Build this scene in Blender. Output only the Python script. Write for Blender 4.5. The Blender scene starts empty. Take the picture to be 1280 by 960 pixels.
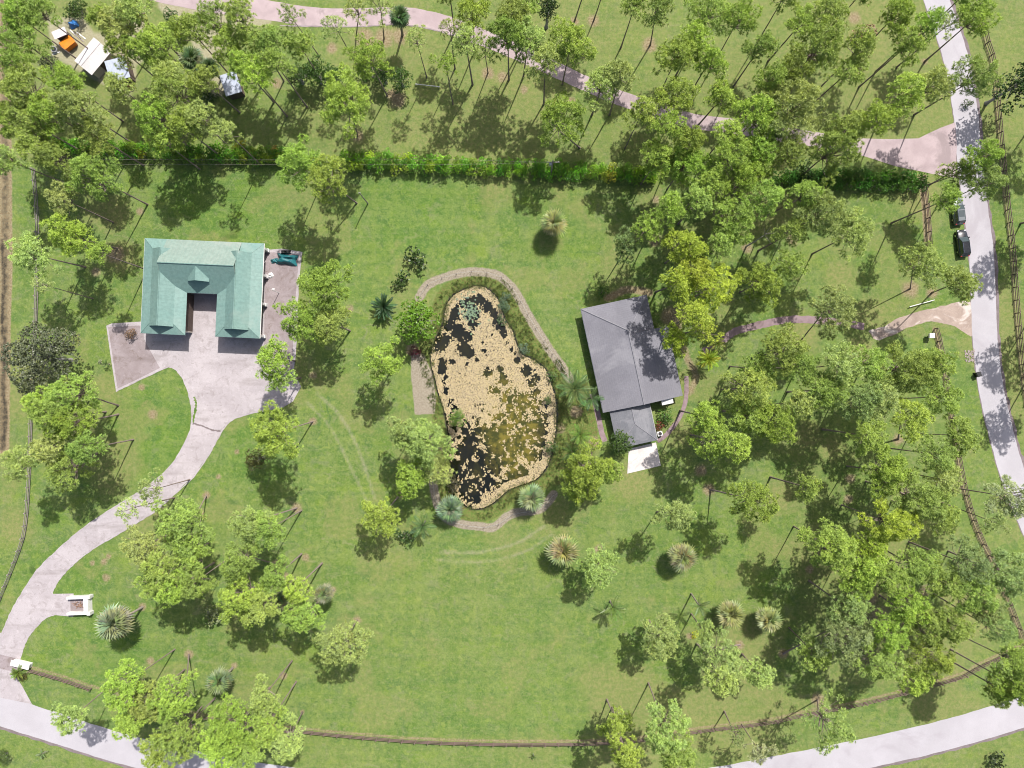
import bpy, bmesh, math, random
import numpy as np
from mathutils import Vector, Matrix

# ------------------------------------------------------------------ camera, sky, sun, exposure
S = 0.14            # metres of ground per photograph pixel
H = 128.0           # height of the drone above the lawn
SUN_EL, SUN_AZ = math.radians(56), math.radians(26.8)   # azimuth from +Y towards +X

scene = bpy.context.scene
col = scene.collection
cam = bpy.data.cameras.new('camera')
cam.sensor_fit = 'HORIZONTAL'
cam.angle = 2*math.atan(640*S/H)
cam.clip_start, cam.clip_end = 1.0, 9000
camo = bpy.data.objects.new('camera', cam); col.objects.link(camo)
camo.location = (0, 0, H); camo.rotation_euler = (0, 0, 0)
scene.camera = camo

w = bpy.data.worlds.new('World'); scene.world = w; w.use_nodes = True
wn = w.node_tree.nodes; wn.clear()
sky = wn.new('ShaderNodeTexSky'); sky.sky_type = 'NISHITA'; sky.sun_disc = False
sky.sun_elevation = SUN_EL; sky.sun_rotation = SUN_AZ; sky.altitude = 20
sky.air_density = 1.0; sky.dust_density = 4.0; sky.ozone_density = 0.6
bg = wn.new('ShaderNodeBackground'); bg.inputs[1].default_value = 0.095
wo = wn.new('ShaderNodeOutputWorld')
w.node_tree.links.new(sky.outputs[0], bg.inputs[0]); w.node_tree.links.new(bg.outputs[0], wo.inputs[0])

sl = bpy.data.lights.new('sun', 'SUN'); sl.energy = 4.2; sl.angle = math.radians(0.55); sl.color = (1.0, 0.955, 0.89)
so = bpy.data.objects.new('sun', sl); col.objects.link(so)
sd = Vector((math.sin(SUN_AZ)*math.cos(SUN_EL), math.cos(SUN_AZ)*math.cos(SUN_EL), math.sin(SUN_EL)))
so.location = sd*300; so.rotation_euler = (-sd).to_track_quat('-Z', 'Y').to_euler()

vs = scene.view_settings
vs.view_transform = 'Standard'; vs.look = 'None'; vs.gamma = 1.0; vs.exposure = 0.87
vs.use_curve_mapping = False
scene.cycles.max_bounces = 6; scene.cycles.diffuse_bounces = 3; scene.cycles.transmission_bounces = 4
scene.cycles.transparent_max_bounces = 6
scene.cycles.filter_width = 1.05

# ------------------------------------------------------------------ helpers
random.seed(7); RNG = np.random.default_rng(11)
U = random.uniform
def P(px, py, h=0.0):
    k = S*(1-h/H)
    return Vector(((px-640)*k, (480-py)*k, h))

def tag(o, label=None, cat=None, group=None, kind=None):
    if label: o['label'] = label
    if cat: o['category'] = cat
    if group: o['group'] = group
    if kind: o['kind'] = kind
    return o
def empty(name, loc, rz=0.0):
    o = bpy.data.objects.new(name, None); o.empty_display_size = 0.3
    o.location = loc; o.rotation_euler = (0, 0, rz); col.objects.link(o); return o
def inst(name, mesh, parent=None, loc=(0,0,0), rot=(0,0,0), scale=(1,1,1), color=None):
    o = bpy.data.objects.new(name, mesh); col.objects.link(o)
    o.location = loc; o.rotation_euler = rot; o.scale = scale
    if parent is not None: o.parent = parent
    if color is not None: o.color = (*color, 1)
    return o
def npmesh(name, V, F, mat, attrs=None, smooth=False):
    """V (n,3), F (m,k) array or list of tuples"""
    me = bpy.data.meshes.new(name)
    V = np.asarray(V, dtype=np.float32)
    if isinstance(F, np.ndarray):
        m, k = F.shape
        me.vertices.add(len(V)); me.vertices.foreach_set('co', V.ravel())
        me.loops.add(m*k); me.loops.foreach_set('vertex_index', F.astype(np.int32).ravel())
        me.polygons.add(m); me.polygons.foreach_set('loop_start', np.arange(m, dtype=np.int32)*k)
        me.update(calc_edges=True)
    else:
        me.from_pydata([tuple(map(float, v)) for v in V], [], [tuple(f) for f in F]); me.update()
    if attrs:
        for an, (typ, arr) in attrs.items():
            a = me.attributes.new(an, typ, 'POINT')
            a.data.foreach_set('color' if typ == 'FLOAT_COLOR' else 'value', np.asarray(arr, dtype=np.float32).ravel())
    if mat is not None: me.materials.append(mat)
    if smooth: me.polygons.foreach_set('use_smooth', np.ones(len(me.polygons), dtype=bool))
    return me

class MB:
    """collects boxes, prisms and tubes into one mesh"""
    def __init__(s): s.v = []; s.f = []
    def add(s, vs, fs):
        b = len(s.v); s.v += [tuple(v) for v in vs]; s.f += [tuple(i+b for i in f) for f in fs]; return s
    def box(s, x0, x1, y0, y1, z0, z1, M=None):
        vs = [Vector((x, y, z)) for z in (z0, z1) for y in (y0, y1) for x in (x0, x1)]
        if M is not None: vs = [M @ v for v in vs]
        return s.add(vs, [(0,2,3,1),(4,5,7,6),(0,1,5,4),(2,6,7,3),(0,4,6,2),(1,3,7,5)])
    def bbox(s, x0, x1, y0, y1, z0, z1, b=0.03, M=None):
        """box with chamfered vertical and top edges"""
        ring = lambda i, z: [(x0+i+b, y0+i, z), (x1-i-b, y0+i, z), (x1-i, y0+i+b, z), (x1-i, y1-i-b, z),
                             (x1-i-b, y1-i, z), (x0+i+b, y1-i, z), (x0+i, y1-i-b, z), (x0+i, y0+i+b, z)]
        vs = ring(0, z0)+ring(0, z1-b)+ring(b, z1)
        if M is not None: vs = [M @ Vector(v) for v in vs]
        fs = [tuple(range(7, -1, -1)), tuple(range(16, 24))]
        for k in (0, 8):
            for i in range(8): fs.append((k+i, k+(i+1) % 8, k+8+(i+1) % 8, k+8+i))
        return s.add(vs, fs)
    def tube(s, pts, rads, n=6, caps=True):
        pts = [Vector(p) for p in pts]; b0 = len(s.v); vs = []; fs = []
        up = Vector((0.13, 0.31, 0.94)).normalized()
        for i, p in enumerate(pts):
            t = (pts[min(i+1, len(pts)-1)]-pts[max(i-1, 0)]).normalized()
            a = t.cross(up)
            if a.length < 0.1: a = t.cross(Vector((1, 0, 0)))
            a.normalize(); c = t.cross(a)
            r = rads[i] if hasattr(rads, '__len__') else rads
            for k in range(n):
                q = 2*math.pi*k/n
                vs.append(p+a*(r*math.cos(q))+c*(r*math.sin(q)))
        for i in range(len(pts)-1):
            for k in range(n):
                fs.append((i*n+k, i*n+(k+1) % n, (i+1)*n+(k+1) % n, (i+1)*n+k))
        if caps:
            fs.append(tuple(range(n-1, -1, -1))); fs.append(tuple((len(pts)-1)*n+k for k in range(n)))
        return s.add(vs, fs)
    def slab(s, poly, z0, z1):
        n = len(poly); vs = [(x, y, z0) for x, y in poly]+[(x, y, z1) for x, y in poly]
        fs = [tuple(range(n-1, -1, -1)), tuple(range(n, 2*n))]
        for i in range(n): fs.append((i, (i+1) % n, n+(i+1) % n, n+i))
        return s.add(vs, fs)
    def sheet(s, poly, t):
        """plane polygon in 3-D thickened by t below"""
        poly = [Vector(p) for p in poly]; n = len(poly)
        nrm = (poly[1]-poly[0]).cross(poly[2]-poly[0]).normalized()
        if nrm.z < 0: poly.reverse(); nrm = -nrm
        vs = [p-nrm*t for p in poly]+poly
        fs = [tuple(range(n-1, -1, -1)), tuple(range(n, 2*n))]
        for i in range(n): fs.append((i, (i+1) % n, n+(i+1) % n, n+i))
        return s.add(vs, fs)
    def mesh(s, name, mat, smooth=False):
        me = bpy.data.meshes.new(name); me.from_pydata(s.v, [], s.f); me.update()
        bm = bmesh.new(); bm.from_mesh(me); bmesh.ops.recalc_face_normals(bm, faces=bm.faces); bm.to_mesh(me); bm.free()
        if mat is not None: me.materials.append(mat)
        if smooth: me.polygons.foreach_set('use_smooth', np.ones(len(me.polygons), dtype=bool))
        return me
    def build(s, name, mat, parent=None, smooth=False, **kw):
        return inst(name, s.mesh(name, mat, smooth), parent, **kw)

def catmull(pts, n=8):
    pts = [np.array(p, float) for p in pts]; out = []
    q = [2*pts[0]-pts[1]]+pts+[2*pts[-1]-pts[-2]]
    for i in range(1, len(q)-2):
        a, b, c, d = q[i-1], q[i], q[i+1], q[i+2]
        for k in range(n):
            t = k/n
            out.append(0.5*((2*b)+(c-a)*t+(2*a-5*b+4*c-d)*t*t+(3*b-a-3*c+d)*t**3))
    out.append(pts[-1]); return out

# ------------------------------------------------------------------ materials
class NT:
    def __init__(s, name):
        s.m = bpy.data.materials.new(name); s.m.use_nodes = True
        s.t = s.m.node_tree; s.t.nodes.clear()
        s.out = s.n('ShaderNodeOutputMaterial')
    def n(s, typ, **kw):
        o = s.t.nodes.new(typ)
        for k, v in kw.items(): setattr(o, k, v)
        return o
    def l(s, a, b): s.t.links.new(a, b)
    def set(s, sock, v):
        if isinstance(v, bpy.types.NodeSocket): s.l(v, sock)
        else:
            if isinstance(v, tuple) and len(v) == 3 and sock.type == 'RGBA': v = (*v, 1)
            sock.default_value = v
    def coord(s, scale=(1,1,1), which='Object', rot=(0,0,0)):
        tc = s.n('ShaderNodeTexCoord'); mp = s.n('ShaderNodeMapping')
        mp.inputs['Scale'].default_value = scale; mp.inputs['Rotation'].default_value = rot
        s.l(tc.outputs[which], mp.inputs[0]); return mp.outputs[0]
    def noise(s, vec, scale, detail=4, rough=0.55, dist=0.0):
        o = s.n('ShaderNodeTexNoise'); s.l(vec, o.inputs['Vector'])
        o.inputs['Scale'].default_value = scale; o.inputs['Detail'].default_value = detail
        o.inputs['Roughness'].default_value = rough; o.inputs['Distortion'].default_value = dist
        return o.outputs[0]
    def ramp(s, fac, a, b, lo=0.0, hi=1.0):
        o = s.n('ShaderNodeMapRange'); o.interpolation_type = 'SMOOTHSTEP'
        s.set(o.inputs[0], fac); o.inputs[1].default_value = a; o.inputs[2].default_value = b
        o.inputs[3].default_value = lo; o.inputs[4].default_value = hi; return o.outputs[0]
    def mix(s, f, a, b, blend='MIX'):
        o = s.n('ShaderNodeMix', data_type='RGBA', blend_type=blend)
        s.set(o.inputs[0], f); s.set(o.inputs[6], a); s.set(o.inputs[7], b); return o.outputs[2]
    def math(s, op, a, b=0.0, c=None):
        o = s.n('ShaderNodeMath', operation=op); s.set(o.inputs[0], a); s.set(o.inputs[1], b)
        if c is not None: s.set(o.inputs[2], c)
        return o.outputs[0]
    def attr(s, name, out='Fac'):
        o = s.n('ShaderNodeAttribute'); o.attribute_name = name; return o.outputs[out]
    def bump(s, h, strength=0.3, dist=0.05):
        o = s.n('ShaderNodeBump'); s.l(h, o.inputs['Height']); o.inputs['Strength'].default_value = strength
        o.inputs['Distance'].default_value = dist; return o.outputs[0]
    def bsdf(s, color, rough=0.7, spec=0.3, metal=0.0, normal=None):
        o = s.n('ShaderNodeBsdfPrincipled')
        s.set(o.inputs['Base Color'], color); s.set(o.inputs['Roughness'], rough)
        o.inputs['Specular IOR Level'].default_value = spec; o.inputs['Metallic'].default_value = metal
        if normal is not None: s.l(normal, o.inputs['Normal'])
        s.l(o.outputs[0], s.out.inputs[0]); return o

ALB = 0.845   # all built surfaces are calibrated together against the exposure
def weathered(name, c1, c2, scale=0.6, rough=0.75, spec=0.3, metal=0.0, fine=8.0, bump=0.2, stain=None, which='Object'):
    c1, c2 = tuple(x*ALB for x in c1), tuple(x*ALB for x in c2); stain = tuple(x*ALB for x in stain) if stain else None
    t = NT(name); v = t.coord(which=which)
    big = t.ramp(t.noise(v, scale, 5, 0.6, 0.4), 0.32, 0.68)
    c = t.mix(big, c1, c2)
    f = t.noise(v, fine, 3, 0.6)
    c = t.mix(t.ramp(f, 0.35, 0.65, 0.0, 0.35), c, tuple(x*0.62 for x in c1))
    if stain is not None:
        st = t.ramp(t.noise(v, scale*0.45, 6, 0.65, 0.8), 0.53, 0.66, 0, 0.8); c = t.mix(st, c, stain)
    t.bsdf(c, rough, spec, metal, t.bump(f, bump, 0.02)); return t.m

M = {}
def concrete_mat(name, c1, c2, st, dark):
    c1, c2, st, dark = (tuple(x*ALB*y for x, y in zip(q, (.98, 1.02, 1.04))) for q in (c1, c2, st, dark))
    t = NT(name); v = t.coord()
    c = t.mix(t.ramp(t.noise(v, .22, 5, .6, .6), .34, .66), c1, c2)
    c = t.mix(t.ramp(t.noise(v, .55, 6, .7, 1.2), .50, .68, 0, .75), c, st)
    c = t.mix(t.ramp(t.noise(v, 1.7, 5, .7, .6), .52, .72, 0, .6), c, tuple(x*1.22 for x in c1))
    c = t.mix(t.ramp(t.noise(v, 2.6, 4, .7, .6), .56, .72, 0, .55), c, dark)
    vo = t.n('ShaderNodeTexVoronoi', feature='DISTANCE_TO_EDGE'); t.l(v, vo.inputs[0]); vo.inputs['Scale'].default_value = .16
    nz_ = t.noise(v, 1.2, 3)
    c = t.mix(t.math('MULTIPLY', t.ramp(vo.outputs[0], .0, .006, .35, 0), t.ramp(nz_, .5, .6)), c, dark)
    v2 = t.coord((.09, .5, 1), rot=(0, 0, .95)); c = t.mix(t.ramp(t.noise(v2, 1.0, 4, .6), .52, .70, 0, .4), c, dark)
    f = t.noise(v, 9, 3, .6); c = t.mix(t.ramp(f, .4, .65, 0, .3), c, tuple(x*.7 for x in c1))
    t.bsdf(c, .9, .15, 0, t.bump(f, .25, .02)); return t.m
M['concrete'] = concrete_mat('concrete', (.395,.348,.355), (.335,.292,.30), (.255,.215,.215), (.17,.14,.13))
M['old_concrete'] = concrete_mat('old_concrete', (.29,.24,.245), (.225,.18,.18), (.155,.115,.10), (.10,.07,.06))
M['white_concrete'] = weathered('white_concrete', (.62,.58,.56), (.50,.46,.45), .6, .8, .2, stain=(.36,.32,.31))
M['white_paint'] = weathered('white_paint', (.74,.73,.72), (.64,.63,.62), .8, .6, .3)
M['asphalt'] = weathered('asphalt', (.405,.39,.42), (.36,.345,.37), .18, .9, .15, fine=11, stain=(.30,.28,.305))
M['asphalt_edge'] = weathered('asphalt_edge', (.20,.165,.175), (.14,.115,.115), .8, .9, .2)
M['paver'] = weathered('paver', (.40,.325,.335), (.32,.255,.265), .35, .85, .2, stain=(.23,.185,.19))
M['old_paver'] = weathered('old_paver', (.27,.20,.215), (.20,.145,.155), .8, .9, .2, stain=(.12,.09,.085))
M['gravel'] = weathered('gravel', (.36,.29,.25), (.27,.21,.18), .5, .95, .1, fine=5, bump=.6, stain=(.52,.47,.44))
M['bark'] = weathered('pine_bark', (.23,.175,.155), (.33,.27,.25), 1.5, .95, .1, fine=12, bump=.8)
M['grey_bark'] = weathered('grey_bark', (.30,.28,.27), (.40,.385,.37), 1.5, .95, .1, fine=14, bump=.7)
M['palm_bark'] = weathered('palm_bark', (.26,.225,.195), (.34,.30,.27), 1.5, .95, .1, fine=9, bump=.7)
M['wood_brown'] = weathered('fence_wood', (.17,.115,.105), (.23,.17,.16), .8, .9, .15, fine=9, bump=.5)
M['wood_grey'] = weathered('grey_fence_wood', (.27,.235,.225), (.36,.32,.31), .8, .9, .15, fine=9, bump=.5)
M['wall_cream'] = weathered('wall_cream', (.52,.47,.42), (.46,.41,.37), .5, .85, .2)
M['wall_dark'] = weathered('wall_wood', (.10,.075,.065), (.14,.105,.09), .8, .9, .2)
M['glass'] = weathered('window_glass', (.02,.025,.03), (.03,.035,.04), .5, .05, .5, bump=0)
M['shingle'] = weathered('grey_shingle', (.198,.195,.222), (.160,.158,.182), .22, .9, .2, fine=5, bump=.4, stain=(.235,.232,.255))
M['shingle_low'] = weathered('dark_shingle', (.165,.17,.19), (.14,.145,.165), .5, .9, .2, fine=5, bump=.4, stain=(.21,.21,.23))
M['ridge_cap'] = weathered('ridge_shingle', (.235,.232,.26), (.21,.208,.235), .6, .9, .2)
M['green_metal'] = weathered('green_metal_roof', (.155,.262,.240), (.175,.275,.25), .22, .5, .3, fine=2.0, bump=.03, stain=(.195,.275,.25))
M['green_shade'] = weathered('shaded_teal_metal', (.02,.085,.085), (.03,.105,.10), .5, .5, .4, bump=.05)  # roof teal darkened, overhang shade put into the colour
M['green_faded'] = weathered('faded_green_metal_roof', (.200,.275,.245), (.225,.285,.255), .22, .5, .3, fine=2.0, bump=.03, stain=(.285,.31,.285))
M['tin'] = weathered('tin_roof', (.46,.50,.60), (.38,.43,.54), .5, .45, .5, metal=.15, fine=3, bump=.1, stain=(.62,.62,.66))
M['white_tin'] = weathered('white_tin_roof', (.60,.57,.57), (.52,.49,.50), .5, .55, .4, fine=3, bump=.1, stain=(.42,.39,.40))
M['orange'] = weathered('orange_paint', (.72,.22,.015), (.62,.17,.01), .8, .45, .4)
M['blue_tarp'] = weathered('blue_tarp', (.03,.17,.50), (.05,.24,.58), 1.2, .5, .4)
M['teal_tarp'] = weathered('teal_tarp', (.010,.105,.13), (.02,.15,.16), 1.5, .5, .4)
M['black'] = weathered('black_plastic', (.012,.012,.013), (.02,.02,.021), 1, .5, .4)
M['galv'] = weathered('galvanised', (.45,.47,.50), (.55,.57,.60), 1, .4, .5, metal=.4)
M['rubble'] = weathered('rubble_stone', (.33,.28,.27), (.24,.20,.19), 1.5, .95, .1)
M['red_clay'] = weathered('red_clay', (.34,.12,.08), (.28,.10,.07), 1.5, .9, .1)
M['tyre'] = weathered('tyre_rubber', (.012,.012,.012), (.02,.02,.02), 2, .9, .2)
M['twig'] = weathered('bare_twig', (.42,.38,.35), (.52,.48,.46), 2, .95, .1)
M['dry_brown'] = weathered('dry_brown_leaf', (.24,.145,.105), (.33,.22,.17), 2, .95, .1)

def carpaint(name, c, metal=.3):
    t = NT(name); v = t.coord()
    b = t.bsdf(t.mix(t.noise(v, 3, 2), c, tuple(min(1, x*1.12+.003) for x in c)), .25, .5, metal)
    b.inputs['Coat Weight'].default_value = .8; b.inputs['Coat Roughness'].default_value = .06
    return t.m
M['car_silver'] = carpaint('silver_car_paint', (.10,.115,.125)); M['car_black'] = carpaint('black_car_paint', (.012,.014,.02))
M['car_glass'] = carpaint('car_glass', (.015,.03,.035), 0)
M['lamp_red'] = carpaint('tail_lamp', (.35,.01,.01), 0); M['lamp_white'] = carpaint('head_lamp', (.8,.8,.8), 0)
M['chrome'] = carpaint('chrome_trim', (.7,.7,.7), 1)

def leafmat(name, trans=0.35, rough=0.55, spec=0.25, hue=0.5):
    """tint comes from the object's own colour; each tuft carries a random tint attribute"""
    t = NT(name)
    oi = t.n('ShaderNodeObjectInfo'); tint = t.attr('tint')
    base = oi.outputs['Color']
    warm = t.mix(1.0, base, (1.08, 1.15, .84), 'MULTIPLY'); cool = t.mix(1.0, base, (.74, .82, .80), 'MULTIPLY')
    c = t.mix(t.ramp(tint, 0.05, 0.95), cool, warm)
    dead = t.ramp(tint, 0.965, 0.975, 0, 0.6); c = t.mix(dead, c, (.22, .14, .06))
    d = t.n('ShaderNodeBsdfPrincipled'); t.l(c, d.inputs['Base Color']); d.inputs['Roughness'].default_value = rough
    d.inputs['Specular IOR Level'].default_value = spec
    tr = t.n('ShaderNodeBsdfTranslucent'); t.l(t.mix(1.0, c, (1.25, 1.2, .55), 'MULTIPLY'), tr.inputs[0])
    mx = t.n('ShaderNodeMixShader'); mx.inputs[0].default_value = trans
    t.l(d.outputs[0], mx.inputs[1]); t.l(tr.outputs[0], mx.inputs[2]); t.l(mx.outputs[0], t.out.inputs[0]); return t.m
M['needle'] = leafmat('pine_needle', .20, .55, .2); M['leaf'] = leafmat('broad_leaf', .2, .42, .4); M['frond'] = leafmat('palm_frond', .2, .45, .4)
M['pad'] = leafmat('floating_pad', .05, .6, .2); M['weed'] = leafmat('bank_weed', .3)
# ------------------------------------------------------------------ ground: one sheet with a pond basin
def w2(pts): return [np.array(P(*p)[:2]) for p in pts]
def dist_poly(X, Y, pts, closed=False):
    d = np.full(X.shape, 1e9); pts = list(pts)
    if closed: pts = pts+[pts[0]]
    for a, b in zip(pts[:-1], pts[1:]):
        ab = b-a; L2 = max(1e-9, ab @ ab)
        t = np.clip(((X-a[0])*ab[0]+(Y-a[1])*ab[1])/L2, 0, 1)
        d = np.minimum(d, np.hypot(X-a[0]-t*ab[0], Y-a[1]-t*ab[1]))
    return d
def inside(X, Y, pts):
    r = np.zeros(X.shape, bool); n = len(pts)
    for i in range(n):
        a, b = pts[i], pts[(i+1) % n]
        if a[1] == b[1]: continue
        c = ((a[1] > Y) != (b[1] > Y)) & (X < (b[0]-a[0])*(Y-a[1])/(b[1]-a[1])+a[0])
        r ^= c
    return r
def sdist(X, Y, pts):
    d = dist_poly(X, Y, pts, True); return np.where(inside(X, Y, pts), -d, d)
def vnoise(X, Y, seed=0):
    r = np.random.default_rng(seed).random((256, 256))
    xi = np.floor(X).astype(int); yi = np.floor(Y).astype(int); fx = X-xi; fy = Y-yi
    fx = fx*fx*(3-2*fx); fy = fy*fy*(3-2*fy); g = lambda i, j: r[(xi+i) % 256, (yi+j) % 256]
    return (g(0,0)*(1-fx)+g(1,0)*fx)*(1-fy)+(g(0,1)*(1-fx)+g(1,1)*fx)*fy
def fbm(X, Y, sc, seed=0, octs=4):
    o = 0; a = .5; tot = 0
    for k in range(octs):
        o = o+a*vnoise(X*sc*2**k+17.3*k, Y*sc*2**k+9.1*k, seed+k); tot += a; a *= .55
    return o/tot
sstep = lambda a, b, x: (lambda t: t*t*(3-2*t))(np.clip((x-a)/(b-a), 0, 1))

POND_PX = [(556,392),(558,382),(567,369),(585,360),(603,358),(615,366),(624,377),(630,398),(640,412),(645,428),(653,443),(667,450),(681,461),
 (688,476),(693,492),(696,512),(695,535),(692,555),(686,578),(673,597),(656,605),(635,613),(616,629),(600,636),(583,633),(568,619),(561,597),
 (559,572),(561,545),(556,515),(549,495),(544,475),(539,455),(539,440),(547,420),(554,405)]
POND = [np.array(p) for p in catmull(w2(POND_PX)+[w2(POND_PX)[0]], 3)[:-1]]

def axis(lim, step):
    a = np.arange(-lim, lim+1e-6, step); e = []; x = lim; s = step
    while x < 4200: s *= 1.45; x += s; e.append(x)
    e = np.array(e); return np.concatenate([-e[::-1], a, e])
gx = axis(99.2, .4); gy = axis(76.0, .4)
GX, GY = np.meshgrid(gx, gy)
near = (np.abs(GX) < 110) & (np.abs(GY) < 85)
psd = np.full(GX.shape, 50.); psd[near] = sdist(GX[near], GY[near], POND)
GZ = np.where(psd < 1.6, -0.75*sstep(1.6, -1.8, psd), 0.0)
rough_n = fbm(GX, GY, .5, 3)
A = np.zeros((*GX.shape, 4)); B = np.zeros((*GX.shape, 4)); A[..., 3] = B[..., 3] = 1
def paint(arr, ch, m): arr[..., ch] = np.maximum(arr[..., ch], m)
def band(pts, wpx, soft=.6, smooth=True):
    q = w2(pts); q = catmull(q, 6) if smooth and len(q) > 2 else q
    d = dist_poly(GX, GY, [np.array(p) for p in q]); return 1-sstep(wpx*S/2-soft, wpx*S/2+soft, d)
def blob(px, py, r, soft=.5):
    c = P(px, py); d = np.hypot(GX-c.x, GY-c.y)/(r*S); return 1-sstep(1-soft, 1+soft, d)
def poly(pts, soft=.5): return 1-sstep(-soft, soft, sdist(GX, GY, w2(pts)))
PYG = 480-GY/S; PXG = 640+GX/S
# dry, dull grass north of the hedge and beneath the eastern pines
dry = .50*(1-sstep(185, 235, PYG))
dry = np.maximum(dry, .30*sstep(930, 1010, PXG)*sstep(380, 480, PYG)*(1-sstep(860, 900, PYG)))
dry = np.maximum(dry, .35*sstep(880, 930, PYG))
dry = dry*(.45+1.1*fbm(GX, GY, .06, 21))
for (x, y, r, k) in [(1000,415,26,.9),(1075,440,22,.8),(1215,770,30,1),(1240,735,20,1),(1195,745,22,1),(1185,665,20,.6),(1150,245,30,.9),(1120,290,24,.5),
  (790,600,30,.8),(850,540,24,.7),(1010,545,22,.8),(975,620,22,.8),(1040,560,20,.8),(140,268,26,.8),(150,320,22,.9),(118,265,20,.7),(345,20,20,.5),
  (20,660,26,.7),(15,600,16,.6),(610,130,60,.35),(560,150,60,.4),(440,60,50,.5),(400,150,60,.5),(1120,350,40,.5),(1050,345,24,.7),(880,120,60,.3),
  (1090,395,30,.7),(760,270,70,.18),(600,270,80,.15),(320,870,40,.5),(330,820,30,.4),(420,830,40,.3),(690,640,30,.6),(760,640,20,.4),(990,90,40,.3),(140,90,30,.8),(560,800,150,.34),(700,840,120,.30),(480,860,90,.3),(640,720,80,.3),(440,600,60,.22)]:
    dry = np.maximum(dry, k*blob(x, y, r, .8))
dry = np.maximum(dry, .62*sstep(.50, .66, fbm(GX, GY, .045, 33))); dry = np.maximum(dry, .5*sstep(.56, .68, fbm(GX, GY, .16, 35)))
paint(A, 0, np.clip(dry, 0, 1))
# pinkish straw, mulch rings, sprayed strips
mul = np.zeros(GX.shape)
RING = [(524,372),(535,356),(559,346),(585,340),(609,341),(627,347),(645,366),(659,392),(671,412),(687,437),(702,458),(713,474)]
LOWP = [(541,600),(545,625),(556,646),(575,655),(600,658),(617,659),(635,645),(650,640),(676,636),(692,618)]
FENCE_S = [(40,837),(76,847),(115,860),(200,884),(300,904),(388,914),(450,920),(530,926),(640,929),(740,928),(800,924),(870,913),(960,902),(1000,893),(1070,880),(1130,865),(1200,845),(1222,833),(1255,818),(1292,802)]
FENCE_E = [(1168,411),(1177,450),(1188,520),(1200,592),(1212,640),(1226,676),(1240,703),(1262,760),(1284,815)]
FENCE_R = [(1222,8),(1231,52),(1239,78),(1244,125),(1249,182),(1255,243),(1262,303),(1266,352),(1269,391),(1275,456),(1284,520)]
FENCE_G = [(1152,222),(1157,262),(1160,308)]
FENCE_W = [(44,212),(49,282),(47,400),(42,500),(38,605),(33,662),(22,698),(0,752),(-16,790)]
paint(B, 1, band(RING, 10.5, .7)); paint(B, 1, band(LOWP, 10, .7))
paint(B, 1, poly([(514,440),(530,443),(541,470),(545,500),(543,517),(519,518),(514,470)], .5))
paint(A, 1, .8*band([(x, y-2.5) for x, y in FENCE_S], 5, .4)); paint(A, 1, .8*band(FENCE_E, 7, .4)); paint(A, 1, .75*band(FENCE_R, 5, .4)); paint(A, 1, band(FENCE_G, 10, .4))
paint(A, 1, .75*band([(858,392),(848,410),(860,450),(870,470),(862,490)], 12, .6))
paint(A, 1, .85*band([(760,372),(785,362),(812,366)], 12, .6)); paint(A, 1, .8*blob(838,395,14))
paint(A, 1, .8*blob(720,515,9)); paint(A, 1, .8*blob(700,535,8)); paint(A, 1, .8*blob(742,552,8))
for (x, y, r) in [(191,518,7),(177,484,5),(115,704,4),(130,702,5),(136,695,4),(133,722,6),(296,565,4),(273,596,4),(391,527,6),(371,635,8),(382,697,6),(357,718,4),(416,737,5),
  (446,775,6),(354,845,6),(236,818,7),(188,826,6),(293,832,5),(178,759,6),(258,619,6),(250,641,6),(207,747,7),(378,890,4),(391,469,6),(437,386,6),(345,705,6),
  (447,170,9),(455,47,14),(480,47,14),(500,45,12),(610,92,9),(628,96,8),(655,112,6),(714,127,7),(812,56,11),(825,188,7),(718,27,7),(742,26,9),(1074,88,7),(1068,22,9),
  (1150,45,5),(1156,77,5),(346,104,8),(415,60,8),(497,125,12),(490,118,8),(1063,598,7),(1060,624,7),(1123,549,8),(1012,712,6),(979,817,7),(925,806,7),(748,686,6),(876,588,9),(886,612,9),
  (862,795,5),(1090,748,9),(1100,770,14),(1085,690,6),(818,300,9),(905,290,9),(990,300,8),(1025,240,12),(900,265,8),(1138,362,12),(1165,365,9),(820,250,6),(145,318,12),(120,340,7),
  (1195,610,8),(934,310,8),(175,264,6),(500,619,6),(515,437,9),(1022,875,10),(1156,738,8)]:
    paint(A, 1, .82*blob(x, y, r*1.05, .75))
# mulch below the pines comes later through NEAR_BASES; sand and tyre tracks
paint(A, 2, .80*band([(396,492),(425,520),(445,555),(458,590),(468,622)], 7, .9)); paint(A, 2, .76*band([(384,503),(412,533),(434,575),(450,608),(460,630)], 7, .9))
paint(A, 2, .78*band([(550,690),(600,690),(645,679),(680,658)], 7, .9)); paint(A, 2, .72*band([(545,700),(605,702),(655,690),(690,668)], 7, .9)); paint(A, 2, .6*band([(540,680),(590,678),(640,668)], 3, .4))
paint(A, 2, 1.25*poly([(196,-6),(338,-6),(340,30),(318,36),(300,28),(282,60),(268,80),(246,76),(238,50),(214,30),(198,10)], 1.0))
paint(A, 2, 1.15*poly([(58,22),(104,20),(118,40),(150,40),(170,70),(172,100),(140,112),(110,96),(84,82),(64,70)], 1.0)); paint(A, 2, 1.2*blob(255,64,16)); paint(A, 2, 1.1*blob(272,108,13)); paint(A, 2, 1.1*blob(175,40,16)); paint(A, 2, blob(170,70,12)); paint(A, 2, blob(128,84,12)); paint(A, 2, .9*blob(155,112,12))
paint(A, 2, .35*blob(640,345,5)); paint(A, 2, .35*blob(680,400,7)); paint(A, 2, .45*blob(1213,487,4)); paint(A, 2, .5*blob(1190,394,20)); paint(A, 2, .3*blob(1118,400,14))
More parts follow.
